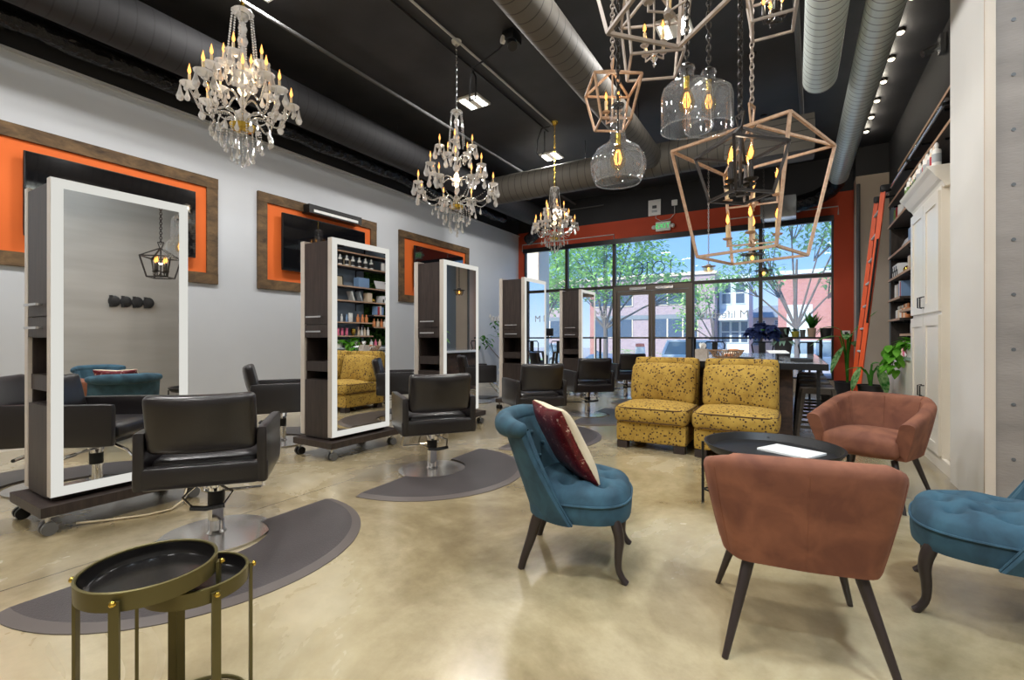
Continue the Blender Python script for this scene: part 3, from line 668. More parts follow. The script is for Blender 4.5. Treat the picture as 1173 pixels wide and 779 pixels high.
# ------------------------------------------------------------------ nested brass tray tables
def tray_table(label,loc,d,h,rim,legs,metal='brass',top='traytop'):
    t=thing('tray_table',label,'side table',loc,0); r=d/2
    MB().lathe([(r-.004,h-rim),(r,h-rim),(r+.002,h),(r-.003,h+.002),(r-.006,h),(r-.006,h-rim+.012)],56,caps=False).build('tray_rim',metal,t)
    MB().lathe([(.001,h-rim+.008),(r-.012,h-rim+.008),(r-.0066,h-rim+.02),(r-.0066,h-.004)],56,caps=False).build('tray','traytop',t)
    MB().lathe([(.001,h-rim-.002),(r-.003,h-rim)],56,caps=False).build('tray_underside',metal,t)
    for a in legs:
        x,y=(r+.008)*math.cos(a),(r+.008)*math.sin(a); m=Matrix.Translation((x,y,0))@Matrix.Rotation(a,4,'Z')
        MB().box(0,0,(h-rim+.03)/2,.008,.022,h-rim+.03).xf(m).build('leg',metal,t,sm=0)
        MB().ball((.008,0,h-.018),.008,.008,.008,8,6).xf(m).build('rivet','gold',t)
    lo=[(r*.985*math.cos(a),r*.985*math.sin(a),.012) for a in [2*PI*i/40 for i in range(40)]]
    MB().tube(lo,.006,6,closed=True).build('foot_ring',metal,t)
    return t
tray_table('taller round brass-rimmed tray table in the near left corner',(-1.503,.59,0),.31,.467,.046,[R(31+a) for a in (198,283,18,108)])
tray_table('lower brass-rimmed tray table tucked behind the taller one',(-1.48,.697,0),.257,.404,.042,[R(31+a) for a in (322,38,142,218)])
# ------------------------------------------------------------------ teal tufted slipper chairs (+Y is front)
def teal_chair(label):
    t=thing('slipper_chair',label,'chair',(0,0,0),0,'teal tufted chairs')
    hw,hd=.265,.285; zc=.345
    def outl(a):
        c,s=math.cos(a),math.sin(a); e=2.0/2.9
        return (hw*math.copysign(abs(c)**e,c),hd*math.copysign(abs(s)**e,s))
    btn=[(-.13,.13),(.0,.17),(.13,.13),(-.07,.03),(.07,.03),(-.14,-.06),(0,-.06),(.14,-.06)]
    def top(u,v):
        a=2*PI*u; ox,oy=outl(a); x,y=ox*v,oy*v
        z=.350+.095*math.sqrt(max(0,1-v**4))
        for bx,by in btn:
            d2=(x-bx)**2+(y-by)**2; z-=.042*math.exp(-d2/.0007)+.024*math.exp(-d2/.0035)
        return (x,y,z)
    m=MB(); m.grid(top,56,24,cu=True)
    def side(u,v):
        a=2*PI*u; ox,oy=outl(a); k=1+.015*math.sin(PI*v); return (ox*k,oy*k,.350-.085*v)
    m.grid(side,56,5,cu=True)
    m.grid(lambda u,v:(outl(2*PI*u)[0]*v,outl(2*PI*u)[1]*v,.265),56,3,cu=True)
    st=m.build('seat','tealv',t,sm=70)
    MB().tube([(outl(2*PI*i/56)[0]*1.012,outl(2*PI*i/56)[1]*1.012,.350) for i in range(56)],.006,6,closed=True).build('piping','tealv',st)
    # wrap-round back
    def bp(u,h,out):
        w=max(0,1-h)**1.6; phi=R(60+26*w)*(2*u-1)
        rad_x=.232+.035*h+out; rad_y=.240+.06*h+out
        lean=-.10*h
        return Vector((rad_x*math.sin(phi)*1.03,.0+lean-rad_y*math.cos(phi),.262+.42*h))
    def thick(h): return .052+.012*h
    nb=MB(); NU,NH=33,12
    def inner(u,v):
        p=bp(u,v,-.006); 
        return p
    def outer(u,v): return bp(u,v,thick(v))
    nb.grid(inner,NU,NH).grid(outer,NU,NH)
    for uu in (0,1):   # rounded side edges
        nb.grid(lambda s,v:(bp(uu,v,-.006)*(1-s)+bp(uu,v,thick(v))*s)+Vector((math.copysign(1,uu-.5)*.016*math.sin(PI*s),.012*math.sin(PI*s),0)),6,NH)
    nb.grid(lambda u,s:(bp(u,0,-.006)*(1-s)+bp(u,0,thick(0))*s),NU,3)
    bk=nb.build('backrest','tealv',t,sm=60)
    roll=[bp(i/40,1,.045)+Vector((0,-.01,.005)) for i in range(41)]
    rr=[.03+.026*min(1,3.2*min(i,40-i)/40+.25) for i in range(41)]
    roll_o=MB().tube(roll,rr,14); roll_o.ball(tuple(roll[0]),.036,.036,.036).ball(tuple(roll[-1]),.036,.036,.036); roll_o.build('top_roll','tealv',bk,sm=70)
    for uu in (.0,1.0):
        MB().tube([bp(uu,i/14,thick(i/14)*.5)+Vector((math.copysign(.014,uu-.5),.014,0)) for i in range(15)],.006,6).build('piping','tealv',bk)
    for i in range(7):
        u=.2+.1*i
        for h in ((.5,.8) if i%2 else (.65,)):
            p=bp(u,h,-.012); MB().ball(tuple(p),.012,.012,.012,8,6).build('button','tealv',bk)
    for s in (-1,1):
        pts=[(s*.19,.19,.30),(s*.20,.218,.25),(s*.205,.232,.19),(s*.205,.226,.12),(s*.206,.228,.06),(s*.21,.248,.022),(s*.212,.268,0)]
        MB().stube(pts,[.026,.029,.026,.021,.017,.016,.018],12).build('front_leg','legwood',t)
        pts=[(s*.18,-.18,.29),(s*.185,-.215,.25),(s*.19,-.25,.15),(s*.195,-.285,.06),(s*.197,-.305,0)]
        MB().stube(pts,[.034,.031,.026,.021,.019],12).build('rear_leg','legwood',t)
    return t
tc=teal_chair('teal tufted chair with a sequin pillow, in the middle of the floor')
tc.scale=(1,.84,.965); tc.location=(-.905,2.172,0); tc.rotation_euler=(0,0,face(.965,.26))
t2=dup(tc,(.665,2.59,0),face(-.985,.17),'teal tufted chair cut off by the right edge of the picture')
# pillow leaning on the back (world things, placed with the chair's frame)
pm=Matrix.Translation((-.915,2.172,0))@Matrix.Rotation(face(.965,.26),4,'Z')
t=thing('throw_pillow','dark red sequin pillow with cream back, leaning in the teal chair','pillow',(0,0,0))
pmt=pm@Matrix.Translation((.03,-.075,.575))@Matrix.Rotation(R(32),4,'Z')@Matrix.Rotation(R(28),4,'X')
t.matrix_world=pmt
def pill(y0,y1):
    def f(o,u):
        k=1-.10*(1-abs(u[0]))*abs(u[2])**3; k2=1-.10*(1-abs(u[2]))*abs(u[0])**3
        edge=max(abs(u[0]),abs(u[2])); o[0]*=k2; o[2]*=k; o[1]=(y0 if u[1]<0 else y1)*max(0,(1-u[0]**4)*(1-u[2]**4))**.55+ (0.003 if u[1]>0 else -.003); return o
    return f
MB().soft(0,0,0,.40,.06,.40,.01,14,fn=pill(-.05,0)).build('sequin_cover','sequin',t,sm=60)
MB().soft(0,.004,0,.40,.06,.40,.01,14,fn=pill(0,.055)).build('front_cover','linen',t,sm=60)
# ------------------------------------------------------------------ copper velvet tub chairs (+Y is front)
def copper_chair(label):
    t=thing('tub_chair',label,'armchair',(0,0,0),0,'copper velvet tub chairs')
    # plan outline from right-front round the back to left-front
    base=[(.315,.29),(.325,.0),(.315,-.16),(.255,-.275),(0,-.292),(-.255,-.275),(-.315,-.16),(-.325,.0),(-.315,.29)]
    hts=[.555,.615,.655,.685,.69,.685,.655,.615,.555]
    # resample with rounded corners
    P=[]; H=[]
    for i in range(len(base)-1):
        n=7
        for k in range(n): s=k/n; P.append(Vector(base[i]).lerp(Vector(base[i+1]),s)); H.append(hts[i]*(1-s)+hts[i+1]*s)
    P.append(Vector(base[-1])); H.append(hts[-1])
    for _ in range(3):
        Q=[P[0]]+[(P[i-1]+2*P[i]+P[i+1])/4 for i in range(1,len(P)-1)]+[P[-1]]; P=Q
    N=[]
    for i in range(len(P)):
        a=P[max(0,i-1)]; b=P[min(len(P)-1,i+1)]; d=(b-a).normalized(); N.append(Vector((-d.y,d.x)))  # towards inside?
    c=Vector((0,0))
    N=[n if (c-p).dot(n)>0 else -n for n,p in zip(N,P)]
    th=.08
    prof=[(0,0),(.0,.25),(0,.5),(0,.75),(.0,.88),(.04,.93),(.14,.97),(.33,.995),(.55,1.0),(.75,.99),(.9,.965),(.98,.93),(1,.87),(1,.6),(1,.3)]
    zb=.315; vs=[]; m=len(prof)
    def bulge(f): return .965-.20*(1-f)**1.25
    for p,n,h in zip(P,N,H):
        for s,f in prof:
            z=zb+(h-zb)*f; k=bulge(f); ff=p*k+n*(th*s); yb=0.012
            vs.append((ff.x,ff.y,z))
    fs=[]
    for i in range(len(P)-1):
        for j in range(m-1): fs.append((i*m+j,(i+1)*m+j,(i+1)*m+j+1,i*m+j+1))
    fs.append(tuple(range(m))); fs.append(tuple((len(P)-1)*m+j for j in range(m-1,-1,-1)))
    sh=MB().add(vs,fs); o=sh.build('shell','copperv',t,sm=50)
    bv=o.modifiers.new('b','BEVEL'); bv.width=.012; bv.segments=3; bv.limit_method='ANGLE'; bv.angle_limit=R(50)
    # seams
    L=len(P); 
    def seam(i,out=True):
        pts=[]
        for f in [.03+.85*k/10 for k in range(11)]:
            p=P[i]*bulge(f)+N[i]*.0015; pts.append((p.x,p.y,zb+(H[i]-zb)*f))
        if not out:
            pts=[]
            for f in [.4+.55*k/8 for k in range(9)]:
                p=P[i]*bulge(f)+N[i]*(th+.001); pts.append((p.x,p.y,zb+(H[i]-zb)*f))
        MB().tube(pts,.0032,5).build('seam','copperv',o)
    for i in (9,17,28,39,47): seam(i); seam(i,False)
    pl=[]
    for p,n in zip(P,N):
        q=p*bulge(.35)+n*(th-.004); pl.append((q.x,q.y))
    pl=[(pl[0][0],.27)]+pl+[(pl[-1][0],.27)]
    def cush(o_,u):
        w=.212-.05*max(0,-u[1]-.35)/.65; o_[0]=u[0]*w; return o_
    MB().soft(0,.065,.385,.49,.43,.13,.045,10,puff=(0,0,.03),fn=cush).build('seat_cushion','copperv',t)
    bp_=[(p*bulge(0)) for p in P]
    MB().prism([(v.x*.98,v.y*.98) for v in bp_],zb-.001,zb+.03).build('underside','copperv',t,sm=0)
    for sx in (-1,1):
        for sy in (-1,1):
            MB().cyl((sx*.165,sy*.165,.30),(sx*.245,sy*.262,0),.020,.0105,12).build('leg','legwood',t)
    return t
cc=copper_chair('copper velvet tub chair seen from behind in the right foreground')
cc.location=(-.005,2.03,0); cc.rotation_euler=(0,0,face(-.17,.985))
dup(cc,(.46,4.02,0),face(-.42,-.91),'copper velvet tub chair facing the camera beside the white cabinets')
# black tray coffee table
def coffee():
    t=thing('coffee_table','round black tray coffee table between the copper chairs','coffee table',(-.125,3.335,0)); r=.375; h=.42
    MB().lathe([(.001,h-.045),(r-.03,h-.045),(r,h),(r+.012,h),(r+.012,h-.006),(r-.024,h-.053),(.001,h-.053)],56,caps=False).build('tray','black',t)
    for a in (185,275,5,95):
        ca,sa=math.cos(R(a)),math.sin(R(a)); R1=r+.02
        MB().tube([(ca*R1,sa*R1,0),(ca*R1,sa*R1,h-.02),(ca*(r-.02),sa*(r-.02),h-.03)],.009,8).build('leg','black',t)
    for a,b in ((185,275),(275,5),(5,95),(95,185)):
        MB().cyl((math.cos(R(a))*(r+.02),math.sin(R(a))*(r+.02),.09),(math.cos(R(b))*(r+.02),math.sin(R(b))*(r+.02),.09),.006,n=8).build('stretcher','black',t)
coffee()
tag(MB().box(-.02,3.36,.3825,.30,.22,.012,rz=R(-28)).build('magazine','paper',sm=0),'white magazine lying on the black tray table','magazine')
# ------------------------------------------------------------------ mustard slipper sofas
def sofa(label,x0,y0):
    t=thing('slipper_sofa',label,'sofa',(x0+.34,y0,0),0,'mustard slipper sofas')   # +Y goes back
    MB().soft(0,.385,.165,.665,.74,.20,.025,8).build('base','mustard',t)
    def sc(o,u): return o
    ct=MB().soft(0,.31,.335,.69,.66,.17,.06,12,puff=(.01,.015,.03)).build('seat_cushion','mustard',t)
    pl=[]
    for sgn in (1,): 
        for zz in (.40,.272):
            q=[(-.345,-.02),(.345,-.02),(.345,.60),(-.345,.60)]; ring_=[]
            for (ax,ay),(bx,by) in zip(q,q[1:]+q[:1]):
                for k in range(10): s=k/10; ring_.append((ax+(bx-ax)*s,ay+(by-ay)*s,zz))
            for _ in range(3): ring_=[tuple((ring_[i-1][k]+2*ring_[i][k]+ring_[(i+1)%len(ring_)][k])/4 for k in range(3)) for i in range(len(ring_))]
            MB().tube(ring_,.005,6,closed=True).build('piping','mpipe',ct)
    MB().soft(0,.70,.52,.665,.14,.70,.035,8,rx=R(-5)).build('back_frame','mustard',t)
    cb=MB().soft(0,.555,.595,.64,.18,.42,.06,12,puff=(.012,.05,.012),rx=R(-12)).build('back_cushion','mustard',t)
    for sx in (-1,1):
        for y in (.06,.68): MB().bb(sx*.27-.05,sx*.27+.05,y-.045,y+.045,0,.07).build('foot','legwood',t,sm=0)
    return t
s1=sofa('left mustard slipper sofa with a dark sprig pattern',-1.53,4.52)
dup(s1,(-.46,4.50,0),0,'right mustard slipper sofa with a dark sprig pattern')
# ------------------------------------------------------------------ communal table of reclaimed wood
t=thing('communal_table','long dark reclaimed-wood table with pale top behind the sofas','table',(-.42,7.0,0))
MB().bb(-.56,.40,-1.52,1.35,0,.77).build('plank_body','reclaimed',t,sm=0)
MB().bb(-.66,.69,-1.70,1.66,.77,.785).build('top_edge','black',t,sm=0)
MB().bb(-.66,.69,-1.70,1.66,.785,.83).build('table_top','tabletop',t,sm=0)
MB().bb(-.662,.692,-1.703,-1.699,.77,.832).bb(.69,.693,-1.70,1.66,.77,.832).build('edge_band','black',t,sm=0)
for y in (-1.6,1.55): MB().bb(.6,.63,y-.015,y+.015,0,.77).build('leg','black',t,sm=0)
def stool(label,x,y,rz=0):
    t=thing('metal_stool',label,'stool',(x,y,0),rz,'backless stools along the long table')
    MB().soft(0,0,.575,.30,.30,.04,.018,6,puff=(0,0,-.006)).build('seat','stool',t)
    MB().bb(-.145,.145,-.15,-.135,.52,.57).bb(-.145,.145,.135,.15,.52,.57).bb(-.15,-.135,-.145,.145,.52,.57).bb(.135,.15,-.145,.145,.52,.57).build('apron','stool',t,sm=0)
    for sx in (-1,1):
        for sy in (-1,1): MB().cyl((sx*.125,sy*.125,.56),(sx*.185,sy*.185,0),.036,.022,4,True,PI/4).build('leg','stool',t,sm=0)
    for sy in (-1,1): MB().bb(-.16,.16,sy*.163-.008,sy*.163+.008,.17,.20).build('stretcher','stool',t,sm=0)
    for sx in (-1,1): MB().bb(sx*.163-.008,sx*.163+.008,-.16,.16,.17,.20).build('stretcher','stool',t,sm=0)
    return t
st=stool('weathered metal stool nearest the camera at the long table',.19,5.72)
for y,l in ((6.42,'second weathered metal stool along the long table'),(7.1,'third weathered metal stool along the long table'),(7.8,'weathered metal stool farthest along the long table')): dup(st,(.19,y,0),0,l)
# things on the long table
t=thing('tissue_box','stone-grey tissue box with a tissue behind the sofa gap','tissue box',(-.865,5.46,.83))
MB().soft(0,0,.065,.13,.13,.13,.008,4).build('box','stonebox',t)
tm=MB()
for i in range(5): tm.leaf((random.uniform(-.02,.02),random.uniform(-.01,.01),.12),(random.uniform(-.5,.5),random.uniform(-.5,.5),1.2),.10,.06,.2)
tm.build('tissue','paper',t)
t=thing('wire_basket','shallow woven wire basket on the long table','basket',(-.66,5.78,.83)); mb=MB()
for i in range(22):
    a=2*PI*i/22; mb.tube([(.06*math.cos(a),.06*math.sin(a),.01),(.13*math.cos(a+.25),.13*math.sin(a+.25),.04),(.18*math.cos(a+.4),.18*math.sin(a+.4),.11)],.005,5)
    mb.tube([(.06*math.cos(a),.06*math.sin(a),.01),(.13*math.cos(a-.25),.13*math.sin(a-.25),.04),(.18*math.cos(a-.4),.18*math.sin(a-.4),.11)],.005,5)
for r,z in ((.06,.006),(.13,.04),(.18,.11)): mb.tube([(r*math.cos(2*PI*i/30),r*math.sin(2*PI*i/30),z) for i in range(30)],.006,5,closed=True)
mb.build('wire_bowl','wicker',t)
for i in range(6): MB().soft(random.uniform(-.08,.08),random.uniform(-.08,.08),.06+.01*i,.10,.05,.03,.01,4,rz=random.uniform(0,3)).build('packet',['b_orange','paper','b_cream','b_black','paper','b_orange'][i],t)
tag(MB().soft(-.52,6.15,.845,.24,.17,.022,.006,4).build('tablet','blackplastic'),'flat black tablet lying on the long table','tablet')
t=thing('tablet_stand','white payment tablet on a black stand on the long table','payment terminal',(-.16,5.95,.83),R(20))
MB().lathe([(.05,0),(.05,.01),(.012,.015),(.012,.08)],16).build('stand','blackplastic',t); MB().soft(0,.0,.095,.20,.12,.012,.004,4,rx=R(12)).build('screen_panel','paper',t)
tag(MB().soft(.06,5.68,.852,.20,.13,.042,.01,5).build('card_reader','blackplastic'),'small black box at the front corner of the long table','card reader')
# big navy bouquet pot
def flowers(loc):
    t=thing('flower_pot','black pot of navy blue silk flowers on the long table','potted flowers',loc)
    MB().lathe([(.09,0),(.12,.23),(.125,.25),(.11,.25),(.105,.2)],24).build('pot','potb',t)
    MB().lathe([(.001,.22),(.108,.22)],20,caps=False).build('soil','soil',t)
    s=MB(); p=MB(); l=MB(); random.seed(5)
    for i in range(11):
        hx,hy,hz=random.uniform(-.46,-.06),random.uniform(-.14,.14),random.uniform(.25,.46)
        s.tube([(0,0,.2),(hx*.4,hy*.4,.36),(hx,hy,hz)],.006,5)
        for k in range(34):
            a=random.uniform(0,2*PI); e=random.uniform(-.5,1.2); p.leaf((hx,hy,hz-.01),(math.cos(a),math.sin(a),e),random.uniform(.07,.13),.07,.7,4)
    for i in range(14):
        a=random.uniform(0,2*PI); l.leaf((0,0,.22),(math.cos(a),math.sin(a),.6),.2,.06,.9)
    s.build('stems','leafd',t); p.build('petals','petal',t); l.build('leaves','leafs',t)
flowers((-.14,7.45,.83))
# ------------------------------------------------------------------ chains
def chain_mb(z0,z1,link=.05,r=.0042,w=.013,cx=0,cy=0):
    mb=MB(); n=max(1,int((z1-z0)/(link*.72))); st=(z1-z0)/n
    for i in range(n):
        zc=z0+st*(i+.5); pts=[]
        for k in range(10):
            a=2*PI*k/10; u=w*math.cos(a); z=zc+link*.5*math.sin(a); pts.append((cx+u,cy,z) if i%2 else (cx,cy+u,z))
        mb.tube(pts,r,5,closed=True)
    return mb
# ------------------------------------------------------------------ crystal chandeliers
def teardrop(L,r,n=6): 
    return MB().lathe([(.0008,0),(r*.75,-.0),(r*.2,0)],n) if 0 else MB().lathe([(.001,0),(r*.25,-L*.18),(r*.5,-L*.45),(r,-L*.74),(r*.7,-L*.93),(.001,-L)],n)
TD=None
def chandelier(label,loc,w,top,tiers,ceil,zscale=1):
    """origin at the lowest crystal; heights are measured up from it"""
    t=thing('crystal_chandelier',label,'chandelier',loc)
    zc=ceil-loc[2]; H=top
    MB().lathe([(.001,zc-.005),(.025,zc-.05),(.055,zc-.02),(.06,zc)],18).build('canopy','gold' if w<.9 else 'outlet',t)
    chain_mb(H+.01,zc-.03).build('chain','gold' if w<.9 else 'chrome',t)
    zh=tiers[-1][1]-.20                       # hub height
    st=MB(); z=H
    prof=[]
    zz=zh-.06; nseg=int((H-zz)/.085); d=(H-zz)/nseg
    for i in range(nseg):
        rr=[.030,.042,.026,.036][i%4]; prof+=[(.012,zz+i*d),(rr*.8,zz+i*d+d*.25),(rr,zz+i*d+d*.5),(rr*.7,zz+i*d+d*.8)]
    prof.append((.01,H)); MB().lathe(prof,12).build('stem','crystal',t,sm=20)
    for zz_ in (zh+.10,H-.02,(H+zh)/2): MB().lathe([(.012,zz_-.012),(.02,zz_),(.012,zz_+.012)],12).build('brass_collar','gold',t)
    MB().lathe([(.012,zh-.05),(.075,zh-.035),(.085,zh-.005),(.05,zh+.01),(.012,zh+.015)],20).build('brass_bowl','gold',t)
    MB().lathe([(.01,H-.02),(.05,H-.035),(.075,H-.02),(.06,H-.005),(.012,H+.01)],14).build('crown_dish','crystal',t,sm=20)
    # crown bead strands down to the top tier
    r1,z1=tiers[0][0],tiers[0][1]
    proto=None; 
    def strand(p0,p1,sag=.03,n=16,r=.0075):
        mb=MB()
        for i in range(n+1):
            s=i/n; p=Vector(p0).lerp(Vector(p1),s); p.z-=sag*4*s*(1-s); mb.ball(tuple(p),r,r,r,6,4)
        return mb
    ns=6
    for k in range(ns):
        a=2*PI*k/ns+.3; rr=min(.10,r1*.75)
        strand((.065*math.cos(a),.065*math.sin(a),H-.02),(rr*math.cos(a),rr*math.sin(a),z1+.03),.0,18).build('bead_strand','crystal',t,sm=0)
    # tier arms
    armi=0; dropsrc=teardrop(.082,.0165); small=None
    sd=w/.83
    for ti,(r,z,n,ph) in enumerate(tiers):
        hubz=z-.14 if ti<len(tiers)-1 else zh+.02
        ap=[]
        for i in range(13):
            s=i/12; x=.03+(r-.03)*s; zz_=hubz+.045*math.sin(PI*2*min(1,s*1.05))*(1 if s<.5 else 1.4)+(z-.02-hubz)*(s**2.2)
            ap.append((x,0,zz_))
        am=MB().tube(ap,.0075,8)
        src=None
        for k in range(n):
            a=2*PI*(k+ph)/n; m=Matrix.Rotation(a,4,'Z')
            if src is None:
                src=am.build('arm','crystalarm',t,sm=50); src.matrix_local=m
                dish=MB().lathe([(.012,z-.02),(.035,z-.012),(.055,z+.004),(.058,z+.012),(.035,z-.002),(.012,z)],12,c=(r,0,0)); dish.build('drip_dish','crystal',src,sm=20)
                MB().cyl((r,0,z),(r,0,z+.075),.0085,n=10).build('candle_sleeve','sleeve',src)
                MB().lathe([(.004,z+.075),(.0105,z+.092),(.011,z+.102),(.006,z+.125),(.002,z+.143),(.0006,z+.15)],10,c=(r,0,0)).build('flame_bulb','flame',src)
            else:
                c=copy_tree(src,t); c.matrix_local=m
            armi+=1
            nd=5 if w<.9 else 4; LS=1 if w<.9 else 1.3
            for q in range(nd):
                b=2*PI*q/nd+a; L=.85 if q%2 else 1.15
                if q==0: L=1.5
                mm=Matrix.Translation((r*math.cos(a)+.052*math.cos(b),r*math.sin(a)+.052*math.sin(b),z+.004))@Matrix.Scale(L*LS,4)
                if small is None: small=dropsrc.build('crystal_drop','crystal',t,sm=0); small.matrix_local=mm
                else: part(small,'crystal_drop',t,mm)
    # bottom cascade
    rings=[(.185,9,zh-.0,.0),(.125,8,zh-.02,.6),(.065,6,zh-.045,.0),(.006,1,zh-.05,0)]
    bot=zh-.05
    for (r,n,z,ph) in rings:
        Ls=bot*(.36+.62*(1-r/.185)) if r>.01 else bot
        for k in range(n):
            a=2*PI*(k+ph)/max(1,n); x,y=r*math.cos(a)*sd,r*math.sin(a)*sd
            zb=max(.05,z-Ls+.055)
            strand((x*.92,y*.92,z),(x,y,zb),0,max(4,int((z-zb)/.018)),.006).build('bead_strand','crystal',t,sm=0)
            mm=Matrix.Translation((x,y,max(zb,.085)))@Matrix.Scale(1.0,4); part(small,'crystal_drop',t,mm)
    # swags between the outer dishes
    r,z,n,ph=tiers[-1]
    for k in range(n):
        a=2*PI*(k+ph)/n; mm=Matrix.Translation((r*.62*math.cos(a+.25),r*.62*math.sin(a+.25),zh-.03))@Matrix.Scale(1.0,4); part(small,'crystal_drop',t,mm)
        strand((.08*math.cos(a),.08*math.sin(a),zh+.06),((r-.03)*math.cos(a),(r-.03)*math.sin(a),z-.005),.05,14,.0055).build('bead_strand','crystal',t,sm=0)
    lamp('bulb_light','POINT',(0,0,tiers[-1][1]+.12),CHP*(w/.83),(1,.72,.42),.03,t)
    return t
CHP=10
chandelier('crystal chandelier nearest the camera, over the first station',(-3.38,1.89,2.29),.83,1.13,[(.13,.745,4,.4),(.23,.61,4,0.1),(.315,.51,8,.35)],CE)
chandelier('largest three-tier crystal chandelier, in the middle of the row',(-3.42,4.42,2.26),1.0,1.50,[(.20,1.05,5,.2),(.335,.80,6,.1),(.46,.58,8,.3)],CE)
chandelier('smallest-looking crystal chandelier, farthest and nearest the window',(-3.34,6.9,2.45),.74,1.08,[(.15,.70,5,.3),(.25,.55,4,0),(.335,.45,8,.2)],CE)
# ------------------------------------------------------------------ candle lanterns
def candle(t,x,y,z,mat,h=.085,sc=1,par=None):
    a=par or t
    d=MB().lathe([(.006,z-.012),(.024*sc,z-.006),(.030*sc,z+.004),(.010,z)],14,c=(x,y,0)).build('candle_cup',mat,a)
    MB().cyl((x,y,z),(x,y,z+h*sc),.0105*sc,n=12).build('candle_sleeve','sleeve' if mat!='lblack' else 'lblack',d)
    z2=z+h*sc
    MB().lathe([(.004,z2),(.0155*sc,z2+.022*sc),(.0175*sc,z2+.036*sc),(.010*sc,z2+.062*sc),(.002,z2+.088*sc)],12,c=(x,y,0),caps=False).build('bulb_glass','bulbglass',d)
    MB().lathe([(.002,z2+.008),(.0095*sc,z2+.022*sc),(.0105*sc,z2+.036*sc),(.002,z2+.066*sc)],8,c=(x,y,0)).build('filament','flamecore',d)
def lantern(label,loc,a,b,h,roof,bar,mat,rz,tiers,zc,armr,hmat=None,finial=False,lit=4,sc=1):
    """square lantern: a,b half widths at top and bottom; origin at centre of the bottom ring"""
    t=thing('lantern_pendant',label,'pendant lantern',loc,rz)
    T=[(sx*a,sy*a,h) for sx,sy in ((-1,-1),(1,-1),(1,1),(-1,1))]; B=[(sx*b,sy*b,0) for sx,sy in ((-1,-1),(1,-1),(1,1),(-1,1))]
    mb=MB(); ap=(0,0,h+roof)
    for i in range(4):
        j=(i+1)%4; mb.bar(T[i],T[j],bar).bar(B[i],B[j],bar).bar(T[i],B[i],bar).bar(T[i],(T[i][0]*.06,T[i][1]*.06,h+roof),bar)
    mb.ball(ap,bar*1.3,bar*1.3,bar*.9,10,6)
    for s in (-1,1): mb.bar((0,s*bar*.6,h+roof),(0,s*bar*2.4,h+roof+.11*max(.7,a/.3)),bar*.7)
    hz=h+roof+.11*max(.7,a/.3)
    mb.bar((0,-bar*2.6,hz),(0,bar*2.6,hz),bar*.7)
    mb.build('cage_frame',mat,t,sm=0)
    chain_mb(hz-.02,zc-loc[2]-.02,.055 if a>.2 else .042,.0045,.014).build('chain','lblack' if mat=='lblack' else 'lgrey',t)
    MB().lathe([(.001,zc-loc[2]-.035),(.05,zc-loc[2]-.028),(.06,zc-loc[2])],18).build('canopy','lblack' if mat=='lblack' else 'lgrey',t)
    zlow=min(z for z,_,_ in tiers)
    MB().cyl((0,0,zlow-.05),(0,0,h+roof),.007*sc,n=10).build('centre_rod',hmat or mat,t)
    for z,n,ph in tiers:
        am=MB()
        for k in range(n):
            q=2*PI*k/n+ph; x,y=armr*math.cos(q),armr*math.sin(q)
            am.bar((0,0,z-.045*sc),(x,y,z-.045*sc),.009*sc).bar((x,y,z-.05*sc),(x,y,z),.009*sc)
        am.lathe([(.018*sc,z-.06*sc),(.022*sc,z-.045*sc),(.012*sc,z-.025*sc)],12)
        ao=am.build('candle_arms',hmat or mat,t,sm=30)
        for k in range(n):
            q=2*PI*k/n+ph; candle(t,armr*math.cos(q),armr*math.sin(q),z,hmat or mat,.085,sc)
    if finial: MB().lathe([(.004,zlow-.13),(.012,zlow-.11),(.006,zlow-.10),(.026,zlow-.07),(.016,zlow-.045)],14).build('finial','chrome',t)
    lamp('bulb_light','POINT',(0,0,tiers[0][0]+.1),LNP,(1,.82,.6),.012,t)
    return t
LNP=3
# sizes follow the perspective of the photograph's rings
lantern('very large tan open lantern with two rings of candles above the sofas',(-.265,3.80,1.67),.398,.27,.775,.165,.018,'tanwood',R(-19.6),[(.42,4,R(20)),(.14,4,R(20))],CE,.16,sc=1.2)
lantern('small dark bronze lantern hanging in front of the very large tan one',(-.25,2.79,1.835),.162,.11,.25,.115,.014,'lblack',R(31+12),[(.075,4,R(12))],CE,.066,sc=1.2)
lantern('greyish lantern at the top of the picture nearest the camera',(-.548,2.43,2.71),.33,.22,.62,.15,.018,'lgrey',R(31+16),[(.30,4,R(10)),(.05,3,R(50))],CE,.10)
lantern('chrome-finial lantern seen below and behind the topmost one',(-.845,3.34,2.985),.21,.17,.42,.13,.015,'lgrey',R(31-9),[(.12,4,R(35))],CE,.085,finial=True)
lantern('small tan wooden lantern above the bottle-shaped glass pendant',(-1.13,3.29,2.62),.165,.105,.285,.10,.014,'tanwood',R(33),[(.075,4,R(30))],CE,.062,sc=.95)
lantern('small silvery lantern cut by the top edge beside the short silver duct',(-.12,3.45,3.08),.15,.115,.26,.09,.014,'lgrey',R(31-28),[(.06,4,R(15))],CE,.055,hmat='lblack',sc=.9)
